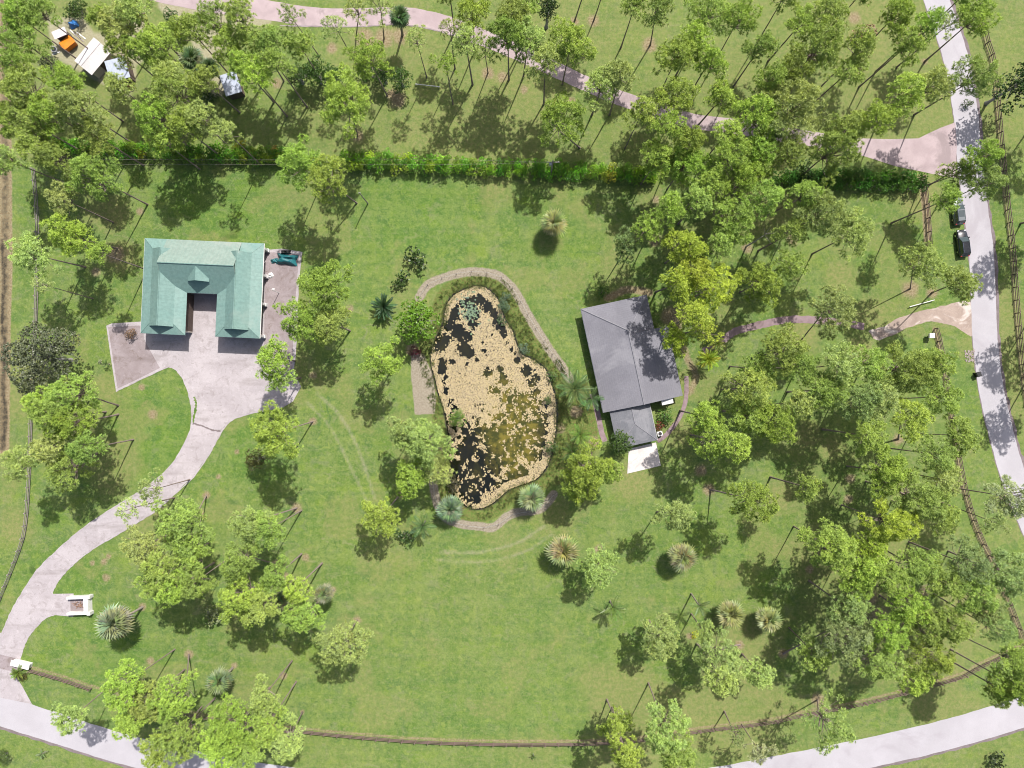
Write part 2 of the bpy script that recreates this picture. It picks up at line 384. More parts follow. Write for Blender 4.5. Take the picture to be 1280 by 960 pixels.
# west ditch track
paint(A, 1, 1.25*band([(6,-20),(6,200),(7,330),(5,400),(3,560)], 17, .5)); paint(B, 2, .44*band([(6,-20),(6,200),(7,330),(5,400),(3,560)], 15, .8)); paint(B, 2, .62*band([(2,300),(5,350),(3,400),(6,440),(4,480),(7,520),(4,560)], 8, .8)); paint(B, 2, .5*band([(8,-20),(9,120),(10,300)], 4, .4))
paint(A, 1, .45*band([(2,-20),(4,60),(6,120)], 24, .8))
# weedy pond bank
bank = (1-sstep(1.6, 3.2, psd))*(psd > -4); paint(B, 0, bank); paint(B, 2, .55*(1-sstep(.2, .9, psd)))
paint(B, 0, .9*poly([(625,352),(640,366),(655,392),(668,414),(684,440),(698,462),(690,470),(668,448),(650,430),(640,408),(628,380)], .6))
paint(B, 0, .8*poly([(700,470),(735,478),(742,500),(748,540),(742,580),(715,600),(690,610),(692,560),(698,510)], .8))
A[..., 3] = 0
for (x, y, r, k) in [(190,545,70,.9),(320,560,50,.8),(80,735,55,.8),(140,815,60,.8),(270,240,100,.8),(420,330,50,.6),(520,265,80,.7),(660,240,60,.6),(60,650,26,.6),(140,600,40,.7),(700,300,40,.6),(860,660,50,.5),(1010,480,60,.6),(1100,330,40,.6),(1190,480,40,.6),(1200,640,30,.6),(760,800,60,.4),(1050,580,60,.7),(950,700,60,.6),(600,900,160,.5)]:
    A[..., 3] = np.maximum(A[..., 3], k*blob(x, y, r, .8))
nz = A[..., 1]
Vg = np.stack([GX.ravel(), GY.ravel(), GZ.ravel()], 1)
ny, nx = GX.shape; idx = np.arange(nx*ny).reshape(ny, nx)
Fg = np.stack([idx[:-1,:-1].ravel(), idx[:-1,1:].ravel(), idx[1:,1:].ravel(), idx[1:,:-1].ravel()], 1)

t = NT('lawn'); v = t.coord()
n1 = t.noise(v, .035, 4, .5); n2 = t.noise(v, .22, 5, .6, .5); n3 = t.noise(v, 1.6, 4, .65); n4 = t.noise(v, 7.0, 3, .7)
mow = t.noise(t.coord((.045, .75, 1), rot=(0,0,.03)), 1.0, 4, .6); mow2 = t.noise(t.coord((.6, .06, 1), rot=(0,0,.06)), 1.0, 3, .6)
g = t.mix(t.ramp(n1, .36, .64), (.092,.142,.034), (.122,.168,.040))
g = t.mix(t.ramp(n2, .40, .62, 0, .85), g, (.165,.190,.072)); nb_ = t.noise(v, .13, 6, .65, 1.2); g = t.mix(t.ramp(nb_, .52, .66, 0, .8), g, (.150,.195,.035)); nc_ = t.noise(v, .42, 5, .7, .8); g = t.mix(t.ramp(nc_, .52, .66, 0, .85), g, (.165,.168,.100)); ne_ = t.noise(v, .28, 6, .75, 1.0); g = t.mix(t.ramp(ne_, .54, .64, 0, .75), g, (.070,.112,.046))
g = t.mix(t.ramp(mow, .40, .66, 0, .60), g, (.078,.132,.044)); g = t.mix(t.ramp(mow2, .46, .68, 0, .45), g, (.165,.190,.055))
g = t.mix(t.ramp(n3, .52, .70, 0, .6), g, (.20,.205,.10)); g = t.mix(t.ramp(n3, .46, .30, 0, .6), g, (.070,.112,.030))
n5 = t.noise(v, 4.0, 3, .75); g = t.mix(t.ramp(n4, .5, .70, 0, .6), g, (.05,.088,.02)); g = t.mix(t.ramp(n5, .46, .32, 0, .55), g, (.20,.215,.085)); g = t.mix(t.ramp(n5, .54, .68, 0, .5), g, (.056,.092,.022))
p1 = t.noise(v, .8, 6, .72, .9); p2 = t.noise(t.coord((1, 1.7, 1), rot=(0,0,.9)), .35, 6, .7, 1.5); p3 = t.noise(v, 2.4, 4, .7, .5)
g = t.mix(t.ramp(p1, .53, .66, 0, .75), g, (.195,.215,.066)); g = t.mix(t.ramp(p1, .46, .34, 0, .7), g, (.068,.108,.034))
g = t.mix(t.ramp(p2, .55, .68, 0, .7), g, (.19,.185,.105)); g = t.mix(t.ramp(p3, .54, .68, 0, .6), g, (.21,.23,.10)); g = t.mix(t.ramp(p3, .45, .32, 0, .6), g, (.066,.10,.030))
sp_ = t.noise(v, .17, 2, .4); g = t.mix(t.ramp(sp_, .73, .79, 0, .7), g, (.05,.075,.025))
cl = t.noise(v, .55, 5, .7, 1.0); g = t.mix(t.ramp(cl, .60, .70, 0, .6), g, (.062,.110,.034))
sa = t.n('ShaderNodeSeparateColor'); t.l(t.attr('mixA', 'Color'), sa.inputs[0]); sb = t.n('ShaderNodeSeparateColor'); t.l(t.attr('mixB', 'Color'), sb.inputs[0])
ed = t.noise(v, .9, 5, .65); ed2 = t.noise(v, 3.5, 3, .6)
eds = t.math('ADD', t.math('MULTIPLY', ed, .6), t.math('MULTIPLY', ed2, .4))
def m(ch, a=.30, b=.62, hi=1.0): return t.ramp(t.math('ADD', ch, t.math('MULTIPLY_ADD', eds, .9, -.45)), a, b, 0, hi)
drycol = t.mix(t.ramp(n3, .35, .65), (.145,.165,.060), (.215,.190,.092)); drycol = t.mix(t.ramp(n5, .54, .68, 0, .55), drycol, (.09,.095,.04))
g = t.mix(m(t.attr('mixA', 'Alpha'), .1, .9, .85), g, t.mix(1.0, g, (.82,.95,.78), 'MULTIPLY'))
g = t.mix(m(sa.outputs[0], .15, .85), g, drycol)
wd = t.mix(t.ramp(ed2, .35, .65), (.075,.115,.028), (.15,.145,.055)); wd = t.mix(t.ramp(n3, .5, .7, 0, .7), wd, (.12,.075,.04)); g = t.mix(m(sb.outputs[0]), g, wd)
mc = t.mix(t.ramp(ed2, .35, .65), (.185,.11,.088), (.30,.215,.175)); g = t.mix(m(sa.outputs[1], .32, .86, .85), g, mc)
sandc = t.mix(t.ramp(ed2, .35, .65), (.34,.285,.25), (.27,.215,.175)); g = t.mix(m(sa.outputs[2], .35, 1.0, .85), g, sandc)
ring = t.mix(t.ramp(ed2, .4, .62), (.30,.235,.225), (.215,.165,.155)); ring = t.mix(t.ramp(n4, .52, .68), ring, (.13,.10,.085)); g = t.mix(m(sb.outputs[1], .3, .6), g, ring)
g = t.mix(m(sb.outputs[2], .3, .6), g, (.045,.035,.032))
g = t.mix(1.0, g, (.800,.900,.735), 'MULTIPLY')
t.bsdf(g, .9, .12, 0, t.bump(t.math('ADD', t.math('MULTIPLY', n4, .7), n3), .55, .10))
M['lawn'] = t.m
ground = inst('ground', npmesh('ground', Vg, Fg, M['lawn'], {'mixA': ('FLOAT_COLOR', A.reshape(-1, 4)), 'mixB': ('FLOAT_COLOR', B.reshape(-1, 4))}))
tag(ground, kind='structure')

# ------------------------------------------------------------------ roads, drives and paths
def slab_poly(name, px, mat, z, t=.06, smooth=0, jag=0.0, kind='structure'):
    q = w2(px)
    if smooth: q = catmull(q+[q[0]], smooth)[:-1]
    bm = bmesh.new(); vsb = []
    for p in q:
        j = (U(-jag, jag), U(-jag, jag)); vsb.append(bm.verts.new((p[0]+j[0], p[1]+j[1], z)))
    f = bm.faces.new(vsb)
    if f.normal.z < 0 or (bm.normal_update() or f.normal.z < 0): f.normal_flip()
    e = bmesh.ops.extrude_face_region(bm, geom=[f]); top = [x for x in e['geom'] if isinstance(x, bmesh.types.BMVert)]
    for vv in vsb: vv.co.z = z-t-.05
    bmesh.ops.triangulate(bm, faces=bm.faces); bmesh.ops.recalc_face_normals(bm, faces=bm.faces)
    me = bpy.data.meshes.new(name); bm.to_mesh(me); bm.free(); me.materials.append(mat)
    o = inst(name, me); tag(o, kind=kind); return o
def strip(name, px, width, mat, z, n=10, jag=.06, off=0.0, widths=None, kind='structure', parent=None):
    q = [np.array(p) for p in catmull(w2(px), n)]; vs = []; fs = []
    for i, p in enumerate(q):
        tt = q[min(i+1, len(q)-1)]-q[max(i-1, 0)]; tt = tt/np.linalg.norm(tt); nn = np.array([-tt[1], tt[0]])
        ww = width if widths is None else np.interp(i/(len(q)-1), np.linspace(0, 1, len(widths)), widths)
        a = p+nn*(off+ww/2+U(-jag, jag)); b = p+nn*(off-ww/2+U(-jag, jag))
        vs += [(a[0], a[1], z), (b[0], b[1], z), (a[0], a[1], z-.12), (b[0], b[1], z-.12)]
    for i in range(len(q)-1):
        k = 4*i; fs += [(k, k+1, k+5, k+4), (k, k+4, k+6, k+2), (k+1, k+3, k+7, k+5)]
    me = npmesh(name, vs, fs, mat); bm = bmesh.new(); bm.from_mesh(me); bmesh.ops.recalc_face_normals(bm, faces=bm.faces); bm.to_mesh(me); bm.free()
    o = inst(name, me, parent)
    if parent is None: tag(o, kind=kind)
    return o
SOUTH = [(-200,820),(-60,868),(0,888),(70,910),(150,935),(260,961),(370,979),(520,993),(640,997),(760,992),(880,980),(980,962),(1090,940),(1180,919),(1260,896),(1340,870),(1500,810)]
EAST = [(1120,-160),(1148,-60),(1171,0),(1194,70),(1207,140),(1210,180),(1218,251),(1227,321),(1231,417),(1239,485),(1255,555),(1272,610),(1306,690),(1350,780)]
sr = strip('south_road', SOUTH, 5.3, M['asphalt'], .012); er = strip('east_road', EAST, 4.35, M['asphalt'], .012)
strip('south_verge_edge', SOUTH, .55, M['asphalt_edge'], .006, off=-2.8, jag=.15); strip('east_verge_edge', EAST, .7, M['asphalt_edge'], .006, off=2.3, jag=.18)
strip('east_verge_inner_edge', EAST, .3, M['asphalt_edge'], .006, off=-2.2, jag=.12)
APRON = [(133,407),(140,404),(180,402),(226,402),(226,350),(290,350),(290,398),(328,398),(330,313),(352,311),(377,315),(375,335),(373,355),(371,400),(369,440),(367,465),(376,484),(366,502),(350,512),(330,513),(312,517),(290,525),
 (277,538),(268,555),(260,569),(242,595),(219,616),(195,637),(170,653),(142,670),(122,681),(104,694),(88,708),(75,722),(66,738),(66,742),(92,742),(92,771),(68,769),(55,774),(39,791),(31,805),(25,824),
 (0,818),(-30,808),(-22,790),(0,768+30),(3,791),(14,765),(26,744),(44,716),(62,697),(86,675),(114,653),(143,634),(164,621),(184,608),(208,588),(222,570),(238,538),(240,517),(237,496),(228,472),(218,461),(209,459),(190,467),(168,478),(145,489),(139,450)]
APRON = [p for p in APRON if p != (0,768+30)]
slab_poly('concrete_driveway', APRON, M['concrete'], .035, jag=.05)
# lighter kerb lip along the drive
for nm, pts in [('driveway_kerb', [(145,489),(168,478),(209,459),(218,461),(228,472),(237,496),(240,517),(238,538),(222,570),(208,588),(184,608),(164,621),(143,634),(114,653),(86,675),(62,697),(44,716),(26,744),(14,765),(3,791)]),
                ('driveway_kerb', [(278,538),(268,556),(260,570),(242,596),(219,617),(195,638),(170,654),(142,671),(122,682),(104,695),(88,709),(75,723),(66,739)]),
                ('driveway_kerb', [(68,768),(55,774),(39,791),(31,805),(25,824)]), ('driveway_kerb', [(330,513),(312,517),(290,525),(278,538)]),
                ('driveway_kerb', [(377,315),(375,335),(373,355),(371,400),(369,440),(367,465),(376,484)])]:
    strip(nm, pts, .24, M['concrete'], .055, n=6, jag=.06)
slab_poly('stained_yard_slab', [(331,315),(374,318),(371,356),(368,400),(366,440),(365,464),(330,462)], M['old_concrete'], .041, .03, jag=.04)
slab_poly('stained_yard_slab_west', [(135,409),(178,407),(181,425),(200,460),(168,476),(147,486)], M['old_concrete'], .040, .03, jag=.04)
slab_poly('gate_threshold', [(-30,806),(26,822),(24,838),(14,839),(-30,828)], M['old_concrete'], .03)
slab_poly('drive_mouth', [(-30,826),(14,838),(20,846),(28,858),(40,880),(0,872),(-30,866)], M['concrete'], .028)
strip('drive_joint', [(238,529),(252,532),(264,537),(277,539)], .28, M['asphalt_edge'], .045, jag=.1)
strip('drive_joint_weeds', [(243,496),(245,505),(244,516),(241,528)], .35, M['lawn'], .046, jag=.12)
NORTH = [(180,-14),(260,2),(330,12),(390,21),(450,22),(500,20),(545,27),(590,42),(640,62),(690,85),(740,108),(790,128),(860,150),(910,157),(960,165),(1010,173),(1060,180),(1085,185)]
strip('paver_drive', NORTH, 2.9, M['paver'], .016, jag=.05, widths=[3.6,3.4,3.2,2.9,2.6,2.6,2.6,2.7])
slab_poly('paver_drive_mouth', [(1078,173),(1110,174),(1148,173),(1160,167),(1175,160),(1194,153),(1196,182),(1194,222),(1172,219),(1150,214),(1120,208),(1092,199),(1076,194)], M['paver'], .022)
strip('paver_drive_edge', [(350,32),(400,33),(450,33),(500,31),(545,38),(590,53)], .22, M['old_concrete'], .030, off=.0)
strip('paver_path', [(880,440),(905,424),(920,414),(950,406),(975,401),(1000,399),(1040,402),(1080,408)], 1.25, M['old_paver'], .014, jag=.09)
slab_poly('gravel_drive', [(1085,414),(1105,408),(1125,397),(1160,387),(1190,380),(1216,379),(1217,419),(1195,409),(1165,402),(1140,408),(1115,419),(1095,425)], M['gravel'], .010, smooth=4, jag=.12)
strip('house_walk', [(858,470),(858,488),(856,505),(848,524),(835,541),(822,552)], .75, M['old_paver'], .02, jag=.05)
strip('house_walk_west', [(740,492),(744,503),(748,522),(752,540),(756,552)], .95, M['old_paver'], .02, jag=.05)
slab_poly('house_pad', [(784,592),(826,582),(820,553),(786,561)], M['white_concrete'], .06)

# ------------------------------------------------------------------ pond water, floating pads, bank weeds
t = NT('pond_water'); v = t.coord()
al = t.noise(v, .16, 5, .6, .8); c = P(640, 530)
gr = t.n('ShaderNodeTexGradient', gradient_type='SPHERICAL'); mp = t.n('ShaderNodeMapping'); tc = t.n('ShaderNodeTexCoord')
mp.inputs['Location'].default_value = (-c.x/8.5, -c.y/14.5, .02); mp.inputs['Scale'].default_value = (1/8.5, 1/14.5, .05); t.l(tc.outputs['Object'], mp.inputs[0]); t.l(mp.outputs[0], gr.inputs[0])
am = t.ramp(t.math('ADD', t.math('MULTIPLY', gr.outputs[0], .8), al), .56, .98)
wc = t.mix(t.ramp(al, .4, .6), (.003,.004,.0015), (.008,.008,.003)); wc = t.mix(am, wc, t.mix(t.ramp(t.noise(v, .9, 4, .6), .4, .66), (.030,.034,.005), (.12,.10,.014)))
t.bsdf(wc, .08, .5, 0, t.bump(t.noise(v, 3.0, 2), .03, .02)); M['water'] = t.m
px_exp = []
cen = np.mean(POND, axis=0)
bm = bmesh.new(); f = bm.faces.new([bm.verts.new((p[0]+(p-cen)[0]/np.linalg.norm(p-cen)*.5, p[1]+(p-cen)[1]/np.linalg.norm(p-cen)*.5, -.28)) for p in POND])
bm.normal_update()
if f.normal.z < 0: f.normal_flip()
bmesh.ops.triangulate(bm, faces=bm.faces); me = bpy.data.meshes.new('pond_water'); bm.to_mesh(me); bm.free(); me.materials.append(M['water'])
tag(inst('pond_water', me), kind='structure')

def open_water():
    c4 = [(550,315,55),(610,365,62),(650,400,50),(470,350,66),(480,430,66),(490,515,45),(400,345,42),(330,430,58),(340,385,40),(290,520,55),(365,565,62),(240,640,72),(225,700,55),(440,615,52),
          (425,715,68),(470,740,40),(690,505,55),(720,560,40),(740,605,25),(235,820,38),(240,880,44),(840,800,28),(797,712,20),(320,815,24),(930,880,55),(985,935,42),(610,900,42),(700,870,30),(720,912,20),(825,755,15),
          (660,440,30),(580,730,20),(520,800,18),(270,940,26),(560,660,14),(640,600,12),(760,660,14),(440,830,14),(390,640,30),(340,600,22)]
    c5 = [(570,150,62),(600,230,90),(560,300,105),(560,400,130),(500,430,110),(560,480,90),(480,110,42),(690,200,82),(735,260,52),(650,160,50),(330,500,82),(345,420,52),(390,560,62),(420,650,58),(590,625,66),(700,470,44),
          (760,350,34),(700,60,34),(745,30,22),(280,600,60),(250,560,50),(450,560,60),(500,520,60),(700,330,50),(330,340,36),(245,210,26),(225,170,22),(185,60,18),(195,110,20),(610,590,40),(640,620,40),(360,740,40),(320,660,40),(760,480,20),(540,50,40),(720,120,34)]
    return [(515+a/6.4, 325+b/6.4, r/6.4) for a, b, r in c4]+[(515+a/4.682, 465+b/4.682, r/4.682) for a, b, r in c5]
sp = .155
xs, ys = np.meshgrid(np.arange(-16, 9, sp), np.arange(-24, 19, sp))
xs = xs+RNG.uniform(-.06, .06, xs.shape); ys = ys+RNG.uniform(-.06, .06, ys.shape)
sdp = sdist(xs, ys, POND); ppx = 640+xs/S; ppy = 480-ys/S
dens = np.full(xs.shape, .93)
dens = np.where(ppy > 505, .93-.47*sstep(505, 545, ppy), dens)
op = np.zeros(xs.shape)
for (x, y, r) in open_water(): op = np.maximum(op, 1-sstep(.35, 1.5, np.hypot(ppx-x, ppy-y)/r))
low = np.where(ppy > 520, .46, np.where(ppy > 470, .72, 1.0))
ring_m = (1-sstep(.35, 1.15, -sdp))
ring_m = ring_m*np.where((ppx > 640) & (ppy > 440) | (ppy < 400) | ((ppy > 590) & (ppx > 590)) | ((ppx < 560) & (ppy > 440) & (ppy < 520)), 1.0, 0.2)
wide = (1-sstep(.8, 1.8, -sdp))*(((ppx > 655) & (ppy > 445)) | ((ppy < 385)) | ((ppx > 600) & (ppy > 585)))
ring_m = np.maximum(ring_m, wide)
clump = fbm(xs, ys, 1.5, 40, 3); holes = fbm(xs, ys, 2.2, 60, 3)
f_ = dens-op*low+(clump-.5)*.95*np.where(ppy > 505, 2.3, .55)+(holes-.5)*1.15
fine_ = fbm(xs, ys, 5.0, 90, 2); f_ = np.maximum(f_, ring_m*1.1+(holes-.5)*.7)+(fine_-.5)*1.0
keep = (f_ > .46) & (sdp < -.02)
kx, ky = xs[keep], ys[keep]; n = len(kx)
lil = []
lx, ly = RNG.normal(P(587,388).x, .95, 150), RNG.normal(P(587,388).y, 1.35, 150)
def pads(name, kx, ky, r0, r1, color, z0, lift, label_kind='stuff', tintr=(0, .95)):
    n = len(kx); k = 6; ang = np.linspace(0, 2*np.pi, k, endpoint=False)[None]+RNG.uniform(0, 6.28, n)[:, None]
    r = RNG.uniform(r0, r1, n)[:, None]*RNG.uniform(.8, 1.2, (n, k)); z = z0+RNG.uniform(0, lift, n)[:, None]+RNG.uniform(-.008, .012, (n, k))
    V = np.stack([kx[:, None]+r*np.cos(ang), ky[:, None]+r*np.sin(ang), z], 2).reshape(-1, 3)
    F = np.arange(n*k).reshape(n, k); tn = np.repeat(RNG.uniform(*tintr, n), k)
    o = inst(name, npmesh(name, V, F, M['pad'], {'tint': ('FLOAT', tn)}), color=color); tag(o, kind=label_kind); return o
tag(pads('floating_pond_mat', kx, ky, .070, .125, (.335,.252,.180), -.265, .035, tintr=(.3, .8)), 'tan floating plant mat broken by dark open water on the pond', 'pond plants')
lk = sdist(lx, ly, POND) < -.4
tag(pads('water_lily_pads', lx[lk], ly[lk], .10, .20, (.115,.155,.115), -.262, .06), 'blue-green lily pads clustered in the dark upper pond', 'lily pads')

def blade_bursts(cx, cy, cz, nb, L0, L1, wdt, spread=(.15, 1.2), tint=None, axis=None):
    """bursts of tapering blades: returns V, F, tint"""
    n = len(cx); N = n*nb
    c = np.repeat(np.stack([cx, cy, cz], 1), nb, 0)
    ax = np.tile(np.array([[0, 0, 1.]]), (N, 1)) if axis is None else np.repeat(axis, nb, 0)
    th = RNG.uniform(spread[0], spread[1], N); ph = RNG.uniform(0, 2*np.pi, N)
    ref = np.where(np.abs(ax[:, 2:3]) < .9, np.array([[0, 0, 1.]]), np.array([[1., 0, 0]]))
    e1 = np.cross(ax, ref); e1 /= np.linalg.norm(e1, axis=1)[:, None]; e2 = np.cross(ax, e1)
    d = ax*np.cos(th)[:, None]+(e1*np.cos(ph)[:, None]+e2*np.sin(ph)[:, None])*np.sin(th)[:, None]
    L = RNG.uniform(L0, L1, N)[:, None]
    rv = ax+RNG.normal(size=(N, 3))*.45; sdv = np.cross(d, rv); sdv /= np.linalg.norm(sdv, axis=1)[:, None]+1e-9
    wv = sdv*(RNG.uniform(.7, 1.3, N)*wdt/2)[:, None]
    mid = c+d*L*.5
    V = np.stack([c, mid-wv, c+d*L, mid+wv], 1).reshape(-1, 3)
    F = np.arange(N*4).reshape(N, 4)
    tn = np.repeat(np.clip(np.repeat(RNG.uniform(0, 1, n) if tint is None else tint, nb)+RNG.uniform(-.12, .12, N), 0, 1), 4)
    return V, F, tn
bx_, by_ = RNG.uniform(-19, 17, 26000), RNG.uniform(-27, 22, 26000)
bs = sdist(bx_, by_, POND); pxb = 640+bx_/S; pyb = 480-by_/S
kk = (bs > -.5) & (bs < 1.9+1.2*((pxb > 625) & (pyb < 470))) & (fbm(bx_, by_, .7, 80) > .42)
zz = -.75*sstep(1.6, -1.8, bs[kk]); zz = np.maximum(zz, -.3)
V, F, tn = blade_bursts(bx_[kk], by_[kk], zz, 7, .18, .5, .05, (.2, 1.25))
tag(inst('bank_weeds', npmesh('bank_weeds', V, F, M['weed'], {'tint': ('FLOAT', tn)}), color=(.105,.13,.045)), 'low olive weeds and rushes fringing the pond bank', 'weeds', kind='stuff')
# ------------------------------------------------------------------ buildings
def ribs_on(mb, poly, direction, step, h=.05, wd=.05):
    """raised seams on a plane polygon, running along direction, clipped to the polygon"""
    poly = [Vector(p) for p in poly]; nrm = (poly[1]-poly[0]).cross(poly[2]-poly[0]).normalized()
    if nrm.z < 0: nrm = -nrm
    d = Vector(direction); d = (d-nrm*d.dot(nrm)).normalized(); s = nrm.cross(d); o = poly[0]
    q = [((p-o).dot(s), (p-o).dot(d)) for p in poly]
    a0, a1 = min(x for x, _ in q), max(x for x, _ in q); a = a0+step*.5
    while a < a1:
        hits = []
        for i in range(len(q)):
            (x0, y0), (x1, y1) = q[i], q[(i+1) % len(q)]
            if (x0 > a) != (x1 > a): hits.append(y0+(a-x0)/(x1-x0)*(y1-y0))
        hits.sort()
        for i in range(0, len(hits)-1, 2):
            if hits[i+1]-hits[i] < .15: continue
            b, c = o+s*a+d*(hits[i]+.02), o+s*a+d*(hits[i+1]-.02)
            vs = []
            for p in (b, c):
                for (u_, k) in ((-wd/2, .002), (wd/2, .002), (wd/2*.5, h), (-wd/2*.5, h)): vs.append(p+s*u_+nrm*k)
            mb.add(vs, [(0,1,5,4),(1,2,6,5),(2,3,7,6),(3,0,4,7),(0,3,2,1),(4,5,6,7)])
        a += step

def barn():
    e = 4.3; k = 5.0; rz_ = 6.55; br = 7.5
    NW, NE, SW, SE = P(181,298,e), P(331,304,e), P(176,416,e), P(324,423.5,e)
    c = (NW+NE+SW+SE)/4; d = ((NE-NW)+(SE-SW)); ang = math.atan2(d.y, d.x)
    W = ((NE-NW).length+(SE-SW).length)/2; D = ((NW-SW).length+(NE-SE).length)/2
    root = empty('barn', (c.x, c.y, .03), ang)
    tag(root, 'green metal roofed U-shaped barn with two wings and a small dormer', 'barn')
    z0 = -.03
    xa, xb, yS, yN = -W/2, W/2, -D/2, D/2; ww = 7.55; ins = 1.75; yb = yN-8.9; ym = yN-4.45
    seams = MB()
    def slope(poly, dirn, mat='green_metal', nm='roof_slope', step=.6):
        o = MB().sheet(poly, .05).build(nm, M[mat], root)
        if step:
            mb = MB(); ribs_on(mb, poly, dirn, step, .012, .03)
            if mb.v: tag(mb.build('roof_seams', M['green_metal'], o), kind='stuff')
        return o
    for (a, b, inner) in ((xa, xa+ww, 1), (xb-ww, xb, -1)):
        m_ = (a+b)/2
        A1, B1, C1, D1 = (a, yS, e), (b, yS, e), (b, yN, e), (a, yN, e)
        a2, b2, c2, d2 = (a+ins, yS+ins, k), (b-ins, yS+ins, k), (b-ins, yN-ins, k), (a+ins, yN-ins, k)
        slope([D1, A1, a2, d2], (1, 0, .4)); slope([B1, C1, c2, b2], (1, 0, -.4))
        slope([A1, B1, b2, a2], (0, 1, .4)); slope([C1, D1, d2, c2], (0, 1, -.4))
        r0, r1 = (m_, yS+ins-.45, rz_), (m_, yN-ins, rz_)
        slope([(a+ins, yS+ins-.45, k), r0, r1, (a+ins, yN-ins, k)], (1, 0, .8)); slope([(b-ins, yS+ins-.45, k), (b-ins, yN-ins, k), r1, r0], (1, 0, -.8))
        MB().add([(a+ins, yS+ins, k-.02), (b-ins, yS+ins, k-.02), (m_, yS+ins, rz_-.06), (a+ins, yS+ins+.1, k-.02), (b-ins, yS+ins+.1, k-.02), (m_, yS+ins+.1, rz_-.06)],
                 [(0,1,2),(5,4,3),(0,3,4,1),(1,4,5,2),(2,5,3,0)]).build('gable_end', M['green_shade'], root)  # plain gable triangle, shade under its overhang painted in
        MB().add([(a+ins, yN-ins, k-.02), (b-ins, yN-ins, k-.02), (m_, yN-ins, rz_-.06), (a+ins, yN-ins-.1, k-.02), (b-ins, yN-ins-.1, k-.02), (m_, yN-ins-.1, rz_-.06)],
                 [(0,1,2),(5,4,3),(0,3,4,1),(1,4,5,2),(2,5,3,0)]).build('gable_end', M['green_shade'], root)  # north gable triangle in the same painted-in shade
        MB().tube([r0, r1], .09, 6).build('ridge_cap', M['green_metal'], root)
        for p, q in ((A1, a2), (B1, b2), (C1, c2), (D1, d2)): MB().tube([p, q], .055, 5).build('hip_cap', M['green_metal'], root)
        # walls
        i = .65
        out, inn = (a+i, b-i) if inner > 0 else (b-i, a+i)
        MB().box(a+i, b-i, yS+i, yS+i+.2, z0, e-.12).build('wall', M['wall_cream'], root)
        MB().box(a+i, b-i, yN-i-.2, yN-i, z0, e-.12).build('wall', M['wall_cream'], root)
        MB().box(a+i, a+i+.2, yS+i+.2, yN-i-.2, z0, e-.12).build('wall', M['wall_cream'], root)
        MB().box(b-i-.2 if inner > 0 else b-2.3, b-i if inner > 0 else b-2.1, yS+i+.2, (yb if inner > 0 else yN-i-.2), z0, e-.12).build('wall', M['wall_dark'], root)
        for q in (-1.55, 1.55):
            dr = MB(); dr.box(m_+q-1.3, m_+q+1.3, yS+i-.05, yS+i-.002, z0, 2.7)
            for s in range(5): dr.box(m_+q-1.27, m_+q+1.27, yS+i-.075, yS+i-.052, z0+.03+s*.54, z0+.52+s*.54)
            dr.build('garage_door', M['white_paint'], root)
        MB().box(a+.03, b-.03, yS-.02, yS+.05, e-.22, e-.06).build('fascia', M['white_paint'], root)
        xx = a if inner > 0 else b
        MB().box(xx-.06, xx+.06, yS+.05, yN, e-.2, e-.06).build('fascia', M['white_paint'], root)
    # cross bar
    mW, mE = xa+ww/2, xb-ww/2
    N0, N1, R0, R1 = (mW, yN-.02, e+.03), (mE, yN-.02, e+.03), (mW, ym, br), (mE, ym, br)
    slope([N0, N1, R1, R0], (0, 1, -.7), 'green_faded'); so_ = slope([(mW, yb, e+.03), R0, R1, (mE, yb, e+.03)], (0, 1, .7))
    MB().tube([R0, R1], .10, 6).build('ridge_cap', M['green_metal'], root)
    for x, s in ((mW, 1), (mE, -1)):
        MB().add([(x+s*.1, yN-.1, e), (x+s*.1, yb+.1, e), (x+s*.1, ym, br-.1), (x+s*.2, yN-.1, e), (x+s*.2, yb+.1, e), (x+s*.2, ym, br-.1)],
                 [(0,1,2),(5,4,3),(0,3,4,1),(1,4,5,2),(2,5,3,0)]).build('gable_wall', M['green_faded'], root)
        MB().tube([(x, ym+2.0, br-1.46), (x, ym+.02, br-.02), (x, ym-1.4, br-1.0)], .05, 5).build('verge_trim', M['green_faded'], root)
    MB().box(mE+.0, mE+.35, ym+2.3, ym+2.65, 5.4, 6.3).build('roof_vent', M['white_paint'], root)
    MB().box(mW+ww/2-.6, mE-ww/2+.6, yb+.6, yb+.8, z0, e-.1).build('wall', M['wall_cream'], root)
    MB().box(xa+ww+.1, xb-ww-.1, yb-.03, yb+.04, e-.2, e-.04).build('fascia', M['white_paint'], root)
    gl = (xa+ww+xb-ww)/2
    MB().box(gl-1.4, gl+1.4, yb+.54, yb+.598, z0, 2.6).build('barn_door', M['wall_dark'], root)
    # dormer
    f = yb+2.15; hw = 1.8; dz = 7.3; de = 5.95
    yr = ym-(br-dz)/.719; ye = ym-(br-de)/.719
    slope([(gl-hw, f-.35, de), (gl, f-.35, dz), (gl, yr+.1, dz), (gl-hw, ye+.1, de)], (1, 0, .8), step=0)
    slope([(gl+hw, f-.35, de), (gl+hw, ye+.1, de), (gl, yr+.1, dz), (gl, f-.35, dz)], (1, 0, -.8), step=0)
    MB().add([(gl-hw+.12, f, 5.3), (gl+hw-.12, f, 5.3), (gl+hw-.12, f, de-.02), (gl, f, dz-.08), (gl-hw+.12, f, de-.02),
              (gl-hw+.12, f+.12, 5.3), (gl+hw-.12, f+.12, 5.3), (gl+hw-.12, f+.12, de-.02), (gl, f+.12, dz-.08), (gl-hw+.12, f+.12, de-.02)],
             [(0,1,2,3,4),(9,8,7,6,5),(0,5,6,1),(1,6,7,2),(2,7,8,3),(3,8,9,4),(4,9,5,0)]).build('dormer_front', M['green_shade'], root)  # dormer face coloured dark to stand for the shade below its gable
